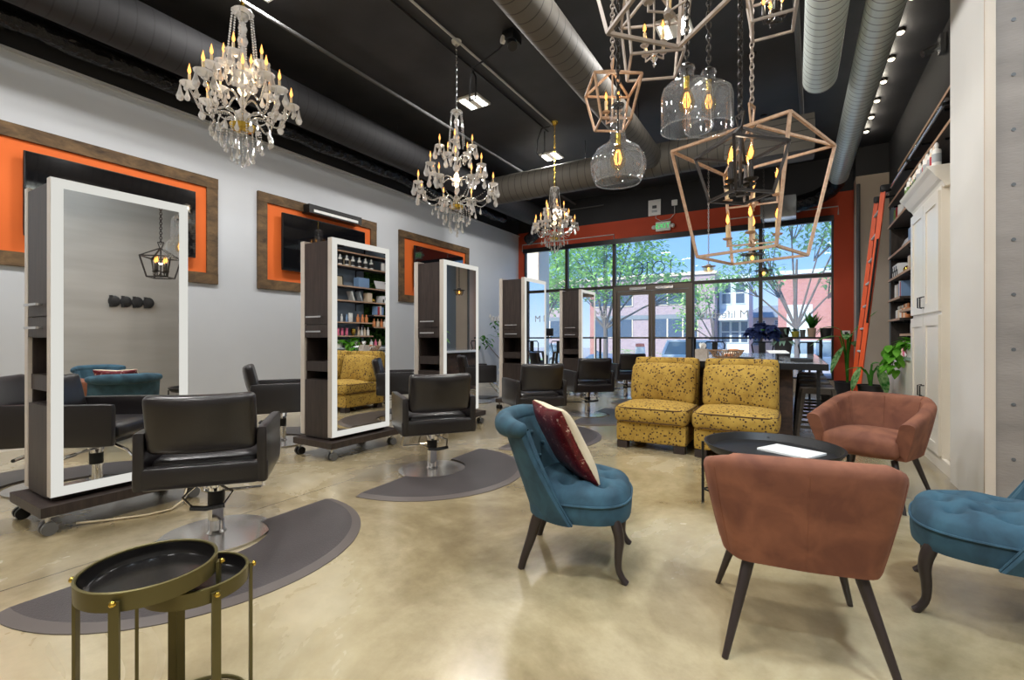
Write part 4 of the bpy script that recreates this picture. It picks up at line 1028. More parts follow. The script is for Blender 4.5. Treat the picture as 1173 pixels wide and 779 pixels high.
# ------------------------------------------------------------------ glass pendants
def glass_pendant(label,loc,prof,neckz,zc,bz,par=1):
    t=thing('glass_pendant',label,'glass pendant',loc)
    MB().lathe(prof,40,caps=False).build('glass_shade','seeded',t,sm=60)
    MB().tube([(prof[0][0]*math.cos(2*PI*i/40),prof[0][0]*math.sin(2*PI*i/40),prof[0][1]) for i in range(40)],.004,6,closed=True).build('rim_bead','seeded',t)
    MB().cyl((0,0,bz+.10),(0,0,neckz),.006,n=8).build('cord','lblack',t)
    MB().cyl((0,0,bz+.055),(0,0,bz+.125),.017,n=14).build('lamp_holder','gold',t)
    bb=MB().lathe([(.014,bz+.06),(.03,bz+.02),(.046,bz-.03),(.04,bz-.065),(.018,bz-.085),(.001,bz-.088)],18,caps=False).build('bulb','bulbglass',t)
    f=MB(); 
    for k in range(6):
        a=2*PI*k/6; f.tube([(.008*math.cos(a),.008*math.sin(a),bz+.03),(.022*math.cos(a+.5),.022*math.sin(a+.5),bz-.02),(.012*math.cos(a),.012*math.sin(a),bz-.055)],.0028,5)
    f.build('filament','flamecore',bb)
    MB().lathe([(prof[-1][0]+.004,neckz-.015),(prof[-1][0]+.006,neckz),(.01,neckz+.02)],16).build('cap','lblack',t)
    chain_mb(neckz+.015,zc-loc[2]-.02,.05,.0045,.013).build('chain','lblack',t)
    MB().lathe([(.001,zc-loc[2]-.035),(.05,zc-loc[2]-.028),(.06,zc-loc[2])],18).build('canopy','lblack',t)
P1=[(.13,.0),(.145,.02),(.163,.075),(.164,.115),(.15,.155),(.125,.18),(.128,.188),(.112,.20),(.07,.225),(.048,.26),(.040,.31),(.043,.345),(.038,.36),(.050,.37),(.050,.395),(.038,.405),(.046,.42),(.044,.45),(.03,.465)]
glass_pendant('bottle-shaped seeded glass pendant, lowest of the clear glass ones',(-.90,2.72,2.005),P1,.46,CE,.16)
P2=[(.145,0),(.148,.02),(.148,.19),(.138,.235),(.105,.265),(.055,.285),(.042,.30),(.040,.345),(.048,.352),(.044,.37),(.03,.378)]
glass_pendant('wide seeded glass jug pendant in front of its twin',(-.55,2.93,2.32),P2,.375,CE,.185)
glass_pendant('wide seeded glass jug pendant partly behind its twin',(-.475,3.25,2.43),P2,.375,CE,.185)
# small cage pendants over the long table
def cage(label,loc,mat='lblack',s=1):
    t=thing('cage_pendant',label,'pendant lamp',loc)
    MB().lathe([(.001,.13*s),(.035*s,.125*s),(.045*s,.10*s),(.13*s,.085*s),(.135*s,.075*s),(.05*s,.085*s)],20).build('metal_cap',mat,t)
    MB().lathe([(.05*s,.085*s),(.085*s,.05*s),(.09*s,.02*s),(.06*s,-.02*s),(.001,-.03*s)],20,caps=False).build('glass_shade','bulbglass',t,sm=60)
    mb=MB()
    for k in range(6):
        a=2*PI*k/6; mb.tube([(.10*s*math.cos(a),.10*s*math.sin(a),.08*s),(.10*s*math.cos(a),.10*s*math.sin(a),.02*s),(.06*s*math.cos(a),.06*s*math.sin(a),-.035*s)],.004,5)
    mb.build('wire_cage',mat,t); MB().ball((0,0,.035*s),.02*s,.02*s,.03*s,10,6).build('bulb','flamecore',t)
    chain_mb(.13*s,CE-loc[2]-.02,.05,.004,.011).build('chain',mat,t); MB().lathe([(.001,CE-loc[2]-.03),(.055,CE-loc[2]-.02),(.055,CE-loc[2])],16).build('canopy',mat,t)
cage('small black cage pendant over the near half of the long table',(-.45,6.5,2.03))
cage('small black cage pendant over the far half of the long table',(-.42,8.4,2.06))
cage('small pale cage pendant on a thin chain in front of the window',(-1.23,8.4,2.2),'lgrey',.85)
# ------------------------------------------------------------------ white cabinets
t=thing('tall_cabinet','tall cream white cabinet with four shaker doors beside the shelves','cabinet',(1.0,5.5,0))
MB().bb(.02,.44,-.44,.63,.10,2.36).bb(.05,.44,-.44,.63,0,.10).bb(.10,.44,-.775,-.44,0,2.36).build('carcass','cabwhite',t,sm=0)
cr=MB(); 
pr=[(.03,2.30),(.01,2.34),(-.01,2.36),(-.05,2.42),(-.075,2.45),(-.085,2.47),(.44,2.47),(.44,2.30)]
vs=[(x,y_,z) for y_ in (-.50,.65) for x,z in pr]; n=len(pr)
cr.add(vs,[(i,(i+1)%n,n+(i+1)%n,n+i) for i in range(n)]+[tuple(range(n)),tuple(range(2*n-1,n-1,-1))]); cr.build('crown_moulding','cabwhite',t,sm=0)
for z0,z1 in ((.12,1.27),(1.30,2.28)):
    for y0,y1,hs in ((-.435,.090,1),(.100,.625,-1)):
        d=MB(); w=.085
        d.bb(0,.022,y0,y0+w,z0,z1).bb(0,.022,y1-w,y1,z0,z1).bb(0,.022,y0+w,y1-w,z0,z0+w).bb(0,.022,y0+w,y1-w,z1-w,z1).bb(.010,.02,y0+w,y1-w,z0+w,z1-w)
        do=d.build('door','cabwhite',t,sm=0); yh=y1-.04 if hs>0 else y0+.04; zz=1.40 if z0>1 else .60
        MB().tube([(0,yh,zz-.05),(-.03,yh,zz-.045),(-.03,yh,zz+.045),(0,yh,zz+.05)],.006,6).build('handle','black',do)
struct('trim_5',MB().bb(1.02,1.05,4.72,6.13,0,.10),'cabwhite')
# counter cupboard under the open shelves
t=thing('low_cupboard','low white beadboard cupboard carrying the trailing plant','cupboard',(1.06,7.15,0))
MB().bb(.0,.38,-1.0,1.05,0,.84).build('carcass','cabwhite',t,sm=0)
for k in range(8): MB().bb(-.012,.0,-.995+k*.255,-.745+k*.255,.08,.82).build('door_board','cabwhite',t,sm=0)
MB().bb(-.03,.385,-1.01,1.07,.84,.875).build('counter_top','tabletop',t,sm=0)
# shelves
GS='dark shelf boards on the right wall'
def shelf(label,y0,y1,z,x0=1.12,th=.028):
    t=thing('wall_shelf',label,'shelf',(1.13,(y0+y1)/2,z)); L=(y1-y0)/2
    MB().bb(x0-1.13,XR-1.13-.002,-L,L,-th,0).build('shelf_board','shelf',t,sm=0); MB().bb(x0-1.135,x0-1.13,-L,L,-th,0).build('front_edge','tanwood',t,sm=0)
    for k in range(int(2*L/.75)+1):
        y=-L+.08+k*(2*L-.16)/max(1,int(2*L/.75)); MB().bb(x0-1.13+.05,XR-1.13-.002,y-.012,y+.012,-th-.02,-th).bb(XR-1.145,XR-1.132,y-.012,y+.012,-.2,-th).build('bracket','black',t,sm=0)
for z,l in ((1.13,'lowest'),(1.42,'second lowest'),):
    shelf(l+' dark shelf in the bay next to the white cabinet',6.15,7.48,z)
for z,l in ((1.33,'lowest'),(1.60,'second lowest')): shelf(l+' short dark shelf at the end of the right wall',7.5,8.35,z)
shelf('long dark shelf holding books, third above the counter',6.18,8.35,1.88); shelf('long dark shelf holding frames, fourth above the counter',6.18,8.35,2.19)
shelf('long dark shelf holding the row of white bottles, just left of the cabinet crown',6.18,8.35,2.62)
shelf('long dark shelf behind the ladder rail near the ceiling',4.75,8.35,2.92); shelf('topmost long dark shelf on the right wall',4.75,7.6,3.20)
tag(MB().bb(XR-.30,XR-.002,8.36,8.39,.9,2.62).build('shelf_side_panel','shelf',sm=0),'dark upright panel closing the far end of the shelves','panel')
# ladder and rail
t=thing('ladder_rail','silver ladder rail along the upper shelves','rail',(1.06,6.5,3.02))
MB().cyl((0,-1.4,0),(0,1.75,0),.016,n=12).build('rail','steel',t)
for y in (-1.35,.1,1.65): MB().bb(-.02,.39,y-.012,y+.012,-.03,-.0).build('rail_bracket','black',t,sm=0)
t=thing('ladder','orange fibreglass ladder leaning on the shelf rail','ladder',(.70,8.18,0))
dx,dz,dy=.30,3.05,-.10; ld=lambda s,y:Vector((dx*s,dy*s+y,dz*s))
for y in (-.30,.30):
    v=MB(); a=ld(0,y); b=ld(1,y); v.cyl(a,b,.036,None,4,True,PI/4); v.build('side_rail','laddero',t,sm=0)
for k in range(9): 
    s=(k+.8)/9.6; MB().cyl(ld(s,-.29),ld(s,.29),.016,n=8).build('rung','drywall',t)
for y in (-.30,.30):
    q=ld(1,y); MB().soft(q.x+.02,q.y,q.z-.02,.12,.07,.10,.02,4).build('rail_hook','blackplastic',t); MB().bb(-.04,.06,y-.04,y+.04,0,.03).build('foot','blackplastic',t,sm=0)
for zf,zt in ((.42,.78),): MB().cyl(ld(zf,-.335)+Vector((0,0,0)),ld(zt,-.335)+Vector((0,0,0)),.012,n=8).build('guide_strip','blackplastic',t)
# ------------------------------------------------------------------ shelf goods
def bottle(mat,r,h,loc,label,group,style=0,name='bottle'):
    if style==0: p=[(r,0),(r,h*.62),(r*.9,h*.68),(r*.38,h*.73),(r*.38,h*.8),(r*.5,h*.8),(r*.45,h*.92),(r*.2,h)]
    elif style==1: p=[(r,0),(r,h*.8),(r*.95,h*.82),(r*.95,h),(r*.2,h)]
    else: p=[(r*.8,0),(r,h*.1),(r*.7,h*.7),(r*.3,h*.75),(r*.3,h)]
    o=MB().lathe(p,14).build(name,mat); o.location=loc; return tag(o,label,'bottle',group)
def row(n,y0,y1,z,x,mats,r,h,label,group,style=0,band=None,name='bottle'):
    base={}
    for i in range(n):
        m=mats[i%len(mats)]; y=y0+(y1-y0)*i/max(1,n-1)
        if m not in base:
            o=bottle(m,r,h,(x,y,z),label,group,style,name); base[m]=o
            if band: MB().lathe([(r*1.01,h*.14),(r*1.01,h*.5)],14,caps=False).build('label_band',band[i%len(band)],o)
        else: o=dup(base[m],(x+random.uniform(-.01,.01),y,z))
        if i: pass
    return
row(9,5.04,5.57,2.472,.985,['b_white','b_cream'],.031,.19,'white bottle with printed band in the near row above the cabinet','white bottles above the near cabinet doors',0,['b_grey','b_red'])
row(8,5.66,6.12,2.472,.985,['b_cream','b_white'],.030,.185,'cream-topped bottle in the far row above the cabinet','cream-topped bottles above the far cabinet doors',0,['b_black','b_green'])
row(8,6.3,7.5,2.62,1.2,['b_white'],.042,.235,'white bottle in the spaced row on the shelf left of the cabinet top','white bottles on the bottle shelf',0,['b_black'])
row(3,7.85,8.15,2.62,1.2,['b_white','b_red','b_green'],.05,.19,'small tub on the far end of the bottle shelf','tubs at the far shelf end',1,None,'tub')
row(4,6.45,6.85,1.42,1.24,['b_white','b_blue'],.025,.17,'small white or blue bottle on the second lowest shelf by the cabinet','small bottles on the second lowest shelf',0)
row(3,6.95,7.02,1.42,1.28,['b_white'],.022,.2,'slim white bottle in the middle of the second lowest shelf','slim bottles on the second lowest shelf',1)
row(3,7.16,7.4,1.42,1.25,['b_orange'],.036,.18,'orange bottle on the second lowest shelf by the cabinet','orange bottles on the second lowest shelf',0)
row(4,6.5,6.86,1.13,1.25,['b_pink'],.032,.16,'pink bottle on the lowest shelf by the cabinet','pink bottles on the lowest shelf',1)
row(4,7.18,7.44,1.13,1.25,['b_cream','b_white'],.03,.19,'cream bottle at the right of the lowest shelf by the cabinet','cream bottles on the lowest shelf',0)
row(3,7.6,7.82,1.33,1.22,['b_orange','b_cream'],.036,.19,'orange-cream bottle on the short lowest end shelf','orange bottles on the short end shelf',0)
row(3,7.92,8.2,1.33,1.22,['b_white','b_cream'],.04,.18,'white bottle on the short lowest end shelf','white bottles on the short end shelf',0)
row(3,8.0,8.24,1.60,1.22,['b_white','b_cream'],.038,.2,'white bottle on the second short end shelf','white bottles on the second short end shelf',1)
def box(name,label,cat,mat,loc,s,rz=0,rx=0,ry=0,group=None):
    o=MB().box(0,0,0,*s).build(name,mat,sm=0); o.location=loc; o.rotation_euler=(rx,ry,rz); return tag(o,label,cat,group)
for i,(m,h) in enumerate((('b_blue',.2),('b_red',.19),('b_white',.21),('b_blue',.18))):
    box('book','book %s standing on the second short end shelf'%['with pale blue spine nearest the bottles','with red spine','with white spine','with pale blue spine nearest the cabinet'][i],'book',m,(1.22,7.62+i*.06,1.60+h/2),(.14,.04,h))
def pframe(label,loc,w,h,ry=-.15):
    t=thing('photo_frame',label,'picture frame',loc); b=.018
    f=MB().bb(-.01,.01,-w,w,0,b).bb(-.01,.01,-w,w,h-b,h).bb(-.01,.01,-w,-w+b,b,h-b).bb(-.01,.01,w-b,w,b,h-b).build('frame','blackplastic',t,sm=0)
    MB().bb(-.006,.006,-w+b,w-b,b,h-b).build('print','linen',t,sm=0); t.rotation_euler=(0,.12,0)
pframe('black-framed print leaning on the frame shelf next to the cabinet',(1.28,6.62,2.192),.17,.22)
pframe('black-framed certificate in the bottle row, seen in the second mirror',(1.30,6.92,2.622),.13,.18)
box('storage_box','pale blue-white box on the frame shelf','box','b_blue',(1.27,7.28,2.30),(.16,.30,.22))
box('leaning_book','pale book leaning on the book shelf, nearer the cabinet','book','b_white',(1.27,6.98,1.99),(.16,.03,.22),rx=.35)
box('leaning_book','pale book leaning on the book shelf, farther from the cabinet','book','b_grey',(1.27,7.2,1.99),(.16,.03,.22),rx=.35)
box('storage_box','cream box upright at the middle of the book shelf','box','b_cream',(1.27,7.46,1.985),(.14,.13,.21))
t=thing('patterned_box','black and white patterned box on the book shelf','box',(1.24,7.98,1.88)); MB().soft(0,0,.085,.2,.42,.17,.01,4).build('box','paper',t)
for k in range(6): MB().bb(-.104,-.1,-.19+k*.066,-.155+k*.066,.02+.05*(k%2),.09+.05*(k%2)).build('pattern_patch','blackplastic',t,sm=0)
tag(MB().box(1.24,7.9,2.30,.02,.5,.2,ry=.4).build('glossy_sheet','paper',sm=0),'glossy sheet leaning on the frame shelf at the far end','sheet')
tag(MB().ball((1.2,7.56,1.93),.04,.04,.05).build('ornament','gold'),'gold ornament on the book shelf','ornament')
tag(MB().lathe([(.03,0),(.03,.02),(.055,.06),(.05,.14),(.01,.16)],14,c=(1.25,7.03,1.13)).build('gold_jar','gold'),'gold jar on the lowest shelf between pink and cream bottles','jar')
# moss wall panel behind the end bay
random.seed(11); ms=MB()
for i in range(1500):
    y,z=random.uniform(7.5,8.33),random.uniform(.9,2.6); a=random.uniform(0,2*PI); ms.leaf((XR-.025,y,z),(-.7,math.cos(a),math.sin(a)),random.uniform(.04,.08),.035,.1,2)
t=thing('moss_panel','green foliage panel on the wall behind the end shelves','plant panel',(0,0,0)); t.location=(XR,7.9,.9)
MB().bb(-.012,0,-.4,.43,0,1.7).build('backing','moss',t,sm=0); ms.xf(Matrix.Translation((-XR,-7.9,-.9))).build('foliage','moss',t,sm=0)
# counter things
t=thing('wire_basket','small wire basket of packets on the white counter','basket',(1.24,7.2,.875)); MB().lathe([(.10,0),(.15,.1),(.155,.11),(.14,.1),(.09,.012)],20).build('bowl','wicker',t)
row(3,7.5,7.75,.875,1.2,['b_white','b_pink','b_cream'],.035,.17,'small bottle on the white counter next to the wire basket','bottles on the white counter',0)
# ------------------------------------------------------------------ plants
def pot(t,r0,r1,h,mat,z=0): 
    MB().lathe([(r0,z),(r1,z+h*.96),(r1*1.06,z+h*.97),(r1*1.06,z+h),(r1*.9,z+h),(r1*.88,z+h*.9)],22).build('pot',mat,t); MB().lathe([(.001,z+h*.89),(r1*.9,z+h*.89)],18,caps=False).build('soil','soil',t)
random.seed(21)
t=thing('pothos_plant','trailing green pothos in a white pot on the low white cupboard','potted plant',(1.12,6.55,.875)); pot(t,.065,.085,.15,'potw')
l=MB(); s=MB()
for i in range(60):
    a=random.uniform(0,2*PI); e=random.uniform(-.2,1.1); l.leaf((random.uniform(-.08,.08),random.uniform(-.08,.08),.12+random.uniform(0,.04)),(math.cos(a)-.5,math.sin(a)+.2,min(e,.25)),random.uniform(.09,.15),.075,.5)
for q in range(5):
    x0,y0=-.14-.03*q%.07,.10+.07*q; pts=[(0,.05,.15),(-.10,y0*.7,.15),(x0,y0,.04),(x0-.01,y0+.02,-.12-.05*(q%3))]; s.tube(pts,.004,5)
    for k in range(7): 
        z=.12-.045*k; l.leaf((x0,y0+.02*random.uniform(-1,1),z),(random.uniform(-1,.2),random.uniform(-1,1),-.3),.10,.08,.4)
l.build('leaves','leafb',t); s.build('vines','leafd',t)
t=thing('leafy_plant','green fern-like plant in a small white pot beside the pothos','potted plant',(1.17,6.98,.875)); pot(t,.06,.075,.13,'potw'); l=MB()
for i in range(46):
    a=random.uniform(0,2*PI); l.leaf((0,0,.13),(math.cos(a),math.sin(a),random.uniform(.4,1.6)),random.uniform(.16,.32),.045,.5)
l.build('leaves','leafb',t)
t=thing('leafy_plant','small bright plant in a white pot on the book shelf','potted plant',(1.27,6.42,1.882)); pot(t,.045,.06,.09,'potw'); l=MB()
for i in range(30): a=random.uniform(0,2*PI); l.leaf((0,0,.09),(math.cos(a),math.sin(a),random.uniform(.3,1.5)),.11,.03,.6)
l.build('leaves','leafb',t)
# dumb canes by the ladder
def cane(label,loc,leaves,ph,pr,stem):
    t=thing('dumb_cane_plant',label,'potted plant',loc); pot(t,pr*.8,pr,ph,'potb'); s=MB(); l=MB()
    for (dx_,dy_,z,d,L,w,dr) in leaves:
        s.tube([(0,0,ph*.9),(dx_*.3,dy_*.3,ph+(z-ph)*.6),(dx_,dy_,z)],.011,6); l.leaf((dx_,dy_,z),d,L,w,dr,6)
    s.tube([(0,0,ph*.85),(.01,0,stem)],.018,8); s.build('stems','leafd',t); l.build('leaves','leafv',t)
cane('tall dumb cane with large speckled leaves in front of the orange pier',(.70,8.95,0),[(-.05,-.05,.95,(-.4,-.2,-.9),.42,.17,.1),(-.1,-.05,1.10,(-.9,-.1,.1),.40,.14,.5),(-.08,0,1.2,(-.8,0,.5),.42,.10,.6),(.02,-.05,1.1,(-.1,-.4,.2),.3,.15,.6),(.06,0,1.15,(.8,.2,.9),.5,.10,.05),(.02,.06,1.0,(.4,.8,.3),.35,.15,.6)],.40,.17,1.15)
cane('low dumb cane in a black pot behind the copper chair',(.80,7.25,0),[(-.1,-.02,.72,(-.3,-.2,-.9),.30,.12,.1),(.07,-.05,.74,(.2,-.3,-.9),.33,.14,.1),(.02,.05,.75,(.6,.3,.3),.25,.12,.6),(-.05,.05,.68,(-.8,.3,.4),.22,.1,.5)],.50,.13,.68)
# corner tree
random.seed(31)
t=thing('umbrella_tree','slender potted tree in a white pot in the far left corner','potted plant',(-5.74,9.28,0)); pot(t,.12,.17,.36,'potw')
s=MB(); l=MB()
for (bx,by,bz) in ((-.45,-.2,1.0),(-.25,.15,1.35),(.05,-.1,1.2),(.3,.1,1.45),(.38,-.15,1.15),(.15,.2,.75)):
    s.tube([(0,0,.3),(bx*.35,by*.3,.3+(bz-.3)*.45),(bx*.75,by*.8,.3+(bz-.3)*.8),(bx,by,bz)],[.012,.01,.008,.006],6)
    for k in range(26):
        a=random.uniform(0,2*PI); l.leaf((bx+random.uniform(-.16,.16),by+random.uniform(-.16,.16),bz+random.uniform(-.12,.14)),(math.cos(a),math.sin(a),random.uniform(-.5,.4)),random.uniform(.10,.16),.055,.4)
s.build('branches','bark',t); l.build('leaves','leafd',t)
# ------------------------------------------------------------------ window bar, bar stools, bar-top pots
def bar(label,x0,x1,posts):
    t=thing('window_bar',label,'bar counter',((x0+x1)/2,10.62,0)); w=(x1-x0)/2
    MB().bb(-w,w,-.2,.2,1.06,1.095).build('bar_top','black',t,sm=0)
    for x in posts:
        for y in ((-.17,) if 1 else ()): MB().bb(x-.02-(x0+x1)/2,x+.02-(x0+x1)/2,y-.02,y+.02,0,1.06).build('post','black',t,sm=0)
        MB().bb(x-.02-(x0+x1)/2,x+.02-(x0+x1)/2,.13,.17,0,1.06).build('post','black',t,sm=0)
bar('long narrow black bar along the window right of the door',-1.93,.62,(-1.85,.42))
bar('narrow black bar along the window left of the door',-6.2,-3.85,(-6.1,-4.9,-4.0))
def barstool(label,x,y,rz,grp='low-back metal bar stools'):
    t=thing('bar_stool',label,'bar stool',(x,y,0),rz,grp)
    MB().soft(0,0,.74,.32,.32,.04,.018,6).build('seat','stool',t)
    for sx in (-1,1):
        for sy in (-1,1): MB().cyl((sx*.13,sy*.13,.73),(sx*.2,sy*.2,0),.034,.02,4,True,PI/4).build('leg','stool',t,sm=0)
    MB().tube([(-.15,-.14,.74),(-.18,-.19,.95),(-.15,-.2,1.0),(.15,-.2,1.0),(.18,-.19,.95),(.15,-.14,.74)],.012,8).bb(-.05,.05,-.195,-.18,.75,1.0).build('backrest','black',t)
    MB().tube([(-.17,-.17,.3),(.17,-.17,.3),(.17,.17,.3),(-.17,.17,.3)],.01,6,closed=True).build('footrest','stool',t)
    return t
bs=barstool('metal bar stool at the right end of the window bar',.24,10.2,0)
for x,l in ((-.52,'metal bar stool at the window bar behind the navy flowers'),(-1.35,'metal bar stool at the window bar near the door')): dup(bs,(x,10.2,0),0,l)
dup(bs,(-4.75,10.15,0),R(10),'metal bar stool at the left window bar, seen between the far stations'); dup(bs,(-5.55,10.15,0),R(-10),'metal bar stool at the left window bar nearest the corner')
bd=thing('bin','black drum-shaped bin by the left window bar','bin',(-5.05,9.7,0)); MB().lathe([(.15,0),(.17,.62),(.16,.63),(.15,.6)],24).build('body','potb',bd); MB().lathe([(.172,.60),(.172,.66),(.12,.70),(.01,.71)],24).build('lid','blackplastic',bd)
t=thing('monitor','small black tablet screen standing on the left window bar','screen',(-5.3,10.6,1.095)); MB().bb(-.13,.13,-.012,.012,.03,.22).build('panel','blackplastic',t,sm=0); MB().bb(-.06,.06,-.05,.05,0,.012).bb(-.015,.015,.0,.02,.01,.06).build('foot','blackplastic',t,sm=0)
def barpot(label,x,r,h,mat,leafn,leafmat,LL,w,up,droop=.3):
    t=thing('bar_plant',label,'potted plant',(x,10.6,1.095)); pot(t,r*.8,r,h,mat); l=MB()
    for i in range(leafn):
        a=random.uniform(0,2*PI); l.leaf((random.uniform(-r,r)*.4,random.uniform(-r,r)*.4,h*.9),(math.cos(a),math.sin(a),random.uniform(*up)),random.uniform(.6,1)*LL,w,droop)
    if leafn: l.build('leaves',leafmat,t)
barpot('black pot with trailing leaves on the window bar beside the flowers',-.2,.12,.19,'potb',16,'leafs',.26,.05,(.2,.8),.9)
barpot('small yellow-green pot on the window bar',.03-.02,.07,.11,'poty',12,'leafs',.15,.04,(.6,1.6))
barpot('small dark cup on the window bar next to the yellow-green pot',.13,.05,.14,'pipeg',0,'leafd',.1,.03,(1,2))
barpot('clay pot with upright spiky leaves on the window bar',.335-.06,.075,.17,'pott',34,'leafd',.42,.035,(1.0,3.0),.1)
barpot('wide black pot at the right end of the window bar',.5,.10,.17,'potb',6,'leafs',.22,.04,(.1,.4),.8)
barpot('small potted plant on the left window bar',-5.95,.05,.10,'potb',14,'leafd',.16,.04,(.5,1.6))
# black cut-out word sign on the grey alcove wall (seen in the nearest mirror)
sg=MB()
for i in range(4): sg.ball((XA-.015,3.08+i*.15,1.65),.014,.082,.088,14,10).bb(XA-.025,XA-.003,3.02+i*.15,3.06+i*.15,1.56,1.74)
tag(sg.build('wall_sign','blackplastic',sm=40),'black cut-out sign on the grey wall, seen only in the nearest mirror','wall sign')
# ------------------------------------------------------------------ outside
GZ=-.75
o=MB().bb(-60,45,13.6,80,GZ-.1,GZ).build('street','asphalt',sm=0); o['kind']='structure'
o=MB().bb(-60,45,YF+.2,13.4,-.3,-.06).build('pavement','pavement',sm=0); o['kind']='structure'
o=MB().add([(-60,13.4,-.06),(45,13.4,-.06),(45,16,GZ+.02),(-60,16,GZ+.02)],[(0,1,2,3)]).build('ground','grass',sm=0); o['kind']='structure'
o=MB().bb(-60,45,32.5,36,GZ,GZ+.06).build('lawn','grass',sm=0); o['kind']='structure'
def house(name,label,x0,x1,y0,y1,h,mat,roof,wins,wmat='winext',frame='cream',shut=None):
    t=thing(name,label,'building',((x0+x1)/2,y0,GZ)); w=(x1-x0)/2; d=y1-y0
    MB().bb(-w,w,0,d,0,h).build('wall',mat,t,sm=0)
    if roof=='flat': MB().bb(-w-.15,w+.15,-.15,d+.15,h,h+.25).build('parapet',frame,t,sm=0)
    else:
        r=roof; MB().add([(-w-.3,-.4,h),(w+.3,-.4,h),(w+.3,d+.4,h),(-w-.3,d+.4,h),(-w*.6,d/2,h+r),(w*.6,d/2,h+r)],[(0,1,5,4),(1,2,5),(2,3,4,5),(3,0,4),(0,3,2,1)]).build('roof','roofg',t,sm=0)
    for (wx,wz,ww,wh) in wins:
        f=MB().bb(wx-ww/2-.08,wx+ww/2+.08,-.06,0,wz-.08,wz+wh+.08).build('window',frame,t,sm=0)
        MB().bb(wx-ww/2,wx+ww/2,-.09,-.06,wz,wz+wh).build('pane',wmat,f,sm=0)
        if ww>1.6:
            for q in (-.18,.18): MB().bb(wx+q*ww-.05,wx+q*ww+.05,-.11,-.09,wz,wz+wh).build('mullion',frame,f,sm=0)
        else: MB().bb(wx-ww/2,wx+ww/2,-.11,-.09,wz+wh*.48,wz+wh*.53).build('mullion',frame,f,sm=0)
    return t
h1=house('brick_building','long mauve-brown brick building across the street behind the door',-28,-5.4,40,50,6.9,'brickp','flat',[(8.3,1.9,3.4,1.5),(3.0,1.9,3.4,1.5),(-2.5,1.9,3.4,1.5),(8.3,4.6,3.4,1.5),(3,4.6,3.4,1.5),(-2.5,4.6,3.4,1.5),(-8,1.9,3.4,1.5),(-8,4.6,3.4,1.5)],'windark','cream')
MB().bb(-11.3,11.3,-.08,0,3.4,3.75).build('string_course','roofg',h1,sm=0); 
h2=house('house','pale blue sided house beside the mauve brick building',-5.25,-3.1,41.5,45.8,6.6,'siding','flat',[(-.55,4.6,.6,1.6),(.45,4.6,.6,1.6),(-.6,1.5,.55,1.6),(.1,1.5,.5,1.6),(.75,1.5,.45,1.6)],'windark','winext')
MB().add([(-1.0,0,4.1),(1.05,0,4.1),(1.05,-1.2,3.3),(-1.0,-1.2,3.3),(-1.0,0,4.0),(1.05,0,4.0),(1.05,-1.2,3.2),(-1.0,-1.2,3.2)],[(0,1,2,3),(4,7,6,5),(0,3,7,4),(1,5,6,2),(3,2,6,7),(0,4,5,1)]).build('awning','winext',h2,sm=0)
h3=house('house','cream stucco house with a grey roof behind the parked cars',-3.9,1.2,46.8,56,3.6,'cream',1.3,[(-1.9,1.2,1.1,1.5),(.6,1.2,1.1,1.5),(-1.2,3.0,.6,.3),(.2,3.0,.6,.3)],'windark','winext')
h4=house('brick_building','pink-red brick building behind the right-hand street tree',-.95,7.5,36,46,6.0,'brickr','flat',[(-3.0,2.0,1.25,1.9),(.15,2.0,1.4,1.9),(2.9,2.0,1.4,1.9),(-3.0,.3,1.0,1.1)],'winext','siding')
h5=house('house','pale house seen at the far left through the window',-42,-29,44,54,7.5,'cream',1.5,[(0,2,1.5,1.6),(3.5,2,1.5,1.6)],'windark','winext')
def white_pier(): 
    t=thing('shopfront_pier','cream pillar outside the window at its left end','pillar',(-6.35,12.2,-.1)); MB().bb(-.38,.12,-.3,.3,0,4.4).build('shaft','cream',t,sm=0); MB().bb(-.42,.16,-.34,.34,0,.3).build('plinth','pavement',t,sm=0)
white_pier()
def tree(label,x,y,h,parts,mat,n,lw=.26,tr=.13):
    t=thing('street_tree',label,'tree',(x,y,GZ+.1)); tk=MB(); f=MB()
    tk.tube([(0,0,0),(.03,0,h*.3),(-.04,.05,h*.55),(.02,0,h*.85)],[tr,tr*.8,tr*.6,tr*.3],8)
    for (cx,cy,cz,r) in parts:
        tk.tube([(0,0,h*.38),(cx*.5,cy*.5,(h*.4+cz)*.5),(cx,cy,cz)],[tr*.45,tr*.3,tr*.12],6)
        for q in range(5):
            a=random.uniform(0,2*PI); tk.tube([(cx*.6,cy*.6,cz*.8),(cx+r*.7*math.cos(a),cy+r*.7*math.sin(a),cz+random.uniform(-.3,.6)*r)],[tr*.2,tr*.06],5)
        for i in range(int(n*r*r)):
            while 1:
                p=Vector((random.uniform(-1,1),random.uniform(-1,1),random.uniform(-1,1)))
                if .2<p.length<1: break
            a=random.uniform(0,2*PI); f.leaf((cx+p.x*r,cy+p.y*r,cz+p.z*r*.72),(math.cos(a),math.sin(a),random.uniform(-.6,.3)),random.uniform(.7,1.2)*lw,lw*.5,.2,2)
    tk.build('trunk','bark',t); f.build('foliage',mat,t,sm=0)
random.seed(41)
tree('bright green street tree behind the glass left of the door',-7.2,20,5.6,[(-.8,0,5.4,1.7),(1.0,.2,5.6,1.6),(.1,0,6.9,1.7),(-2.0,0,4.4,1.3),(2.1,0,4.5,1.3),(.2,-.3,4.2,1.4),(3.1,.3,3.7,.9),(-.2,.3,8.0,1.1),(1.6,0,7.4,1.0)],'treeA',330)
tree('blue-green street tree at the left end of the window',-11.5,22,5.4,[(0,0,5.6,1.8),(-1.9,0,5.0,1.5),(1.8,0,6.2,1.6),(.6,.2,7.6,1.4),(-1.2,.2,3.8,1.2),(1.4,-.2,4.2,1.1)],'treeA',300)
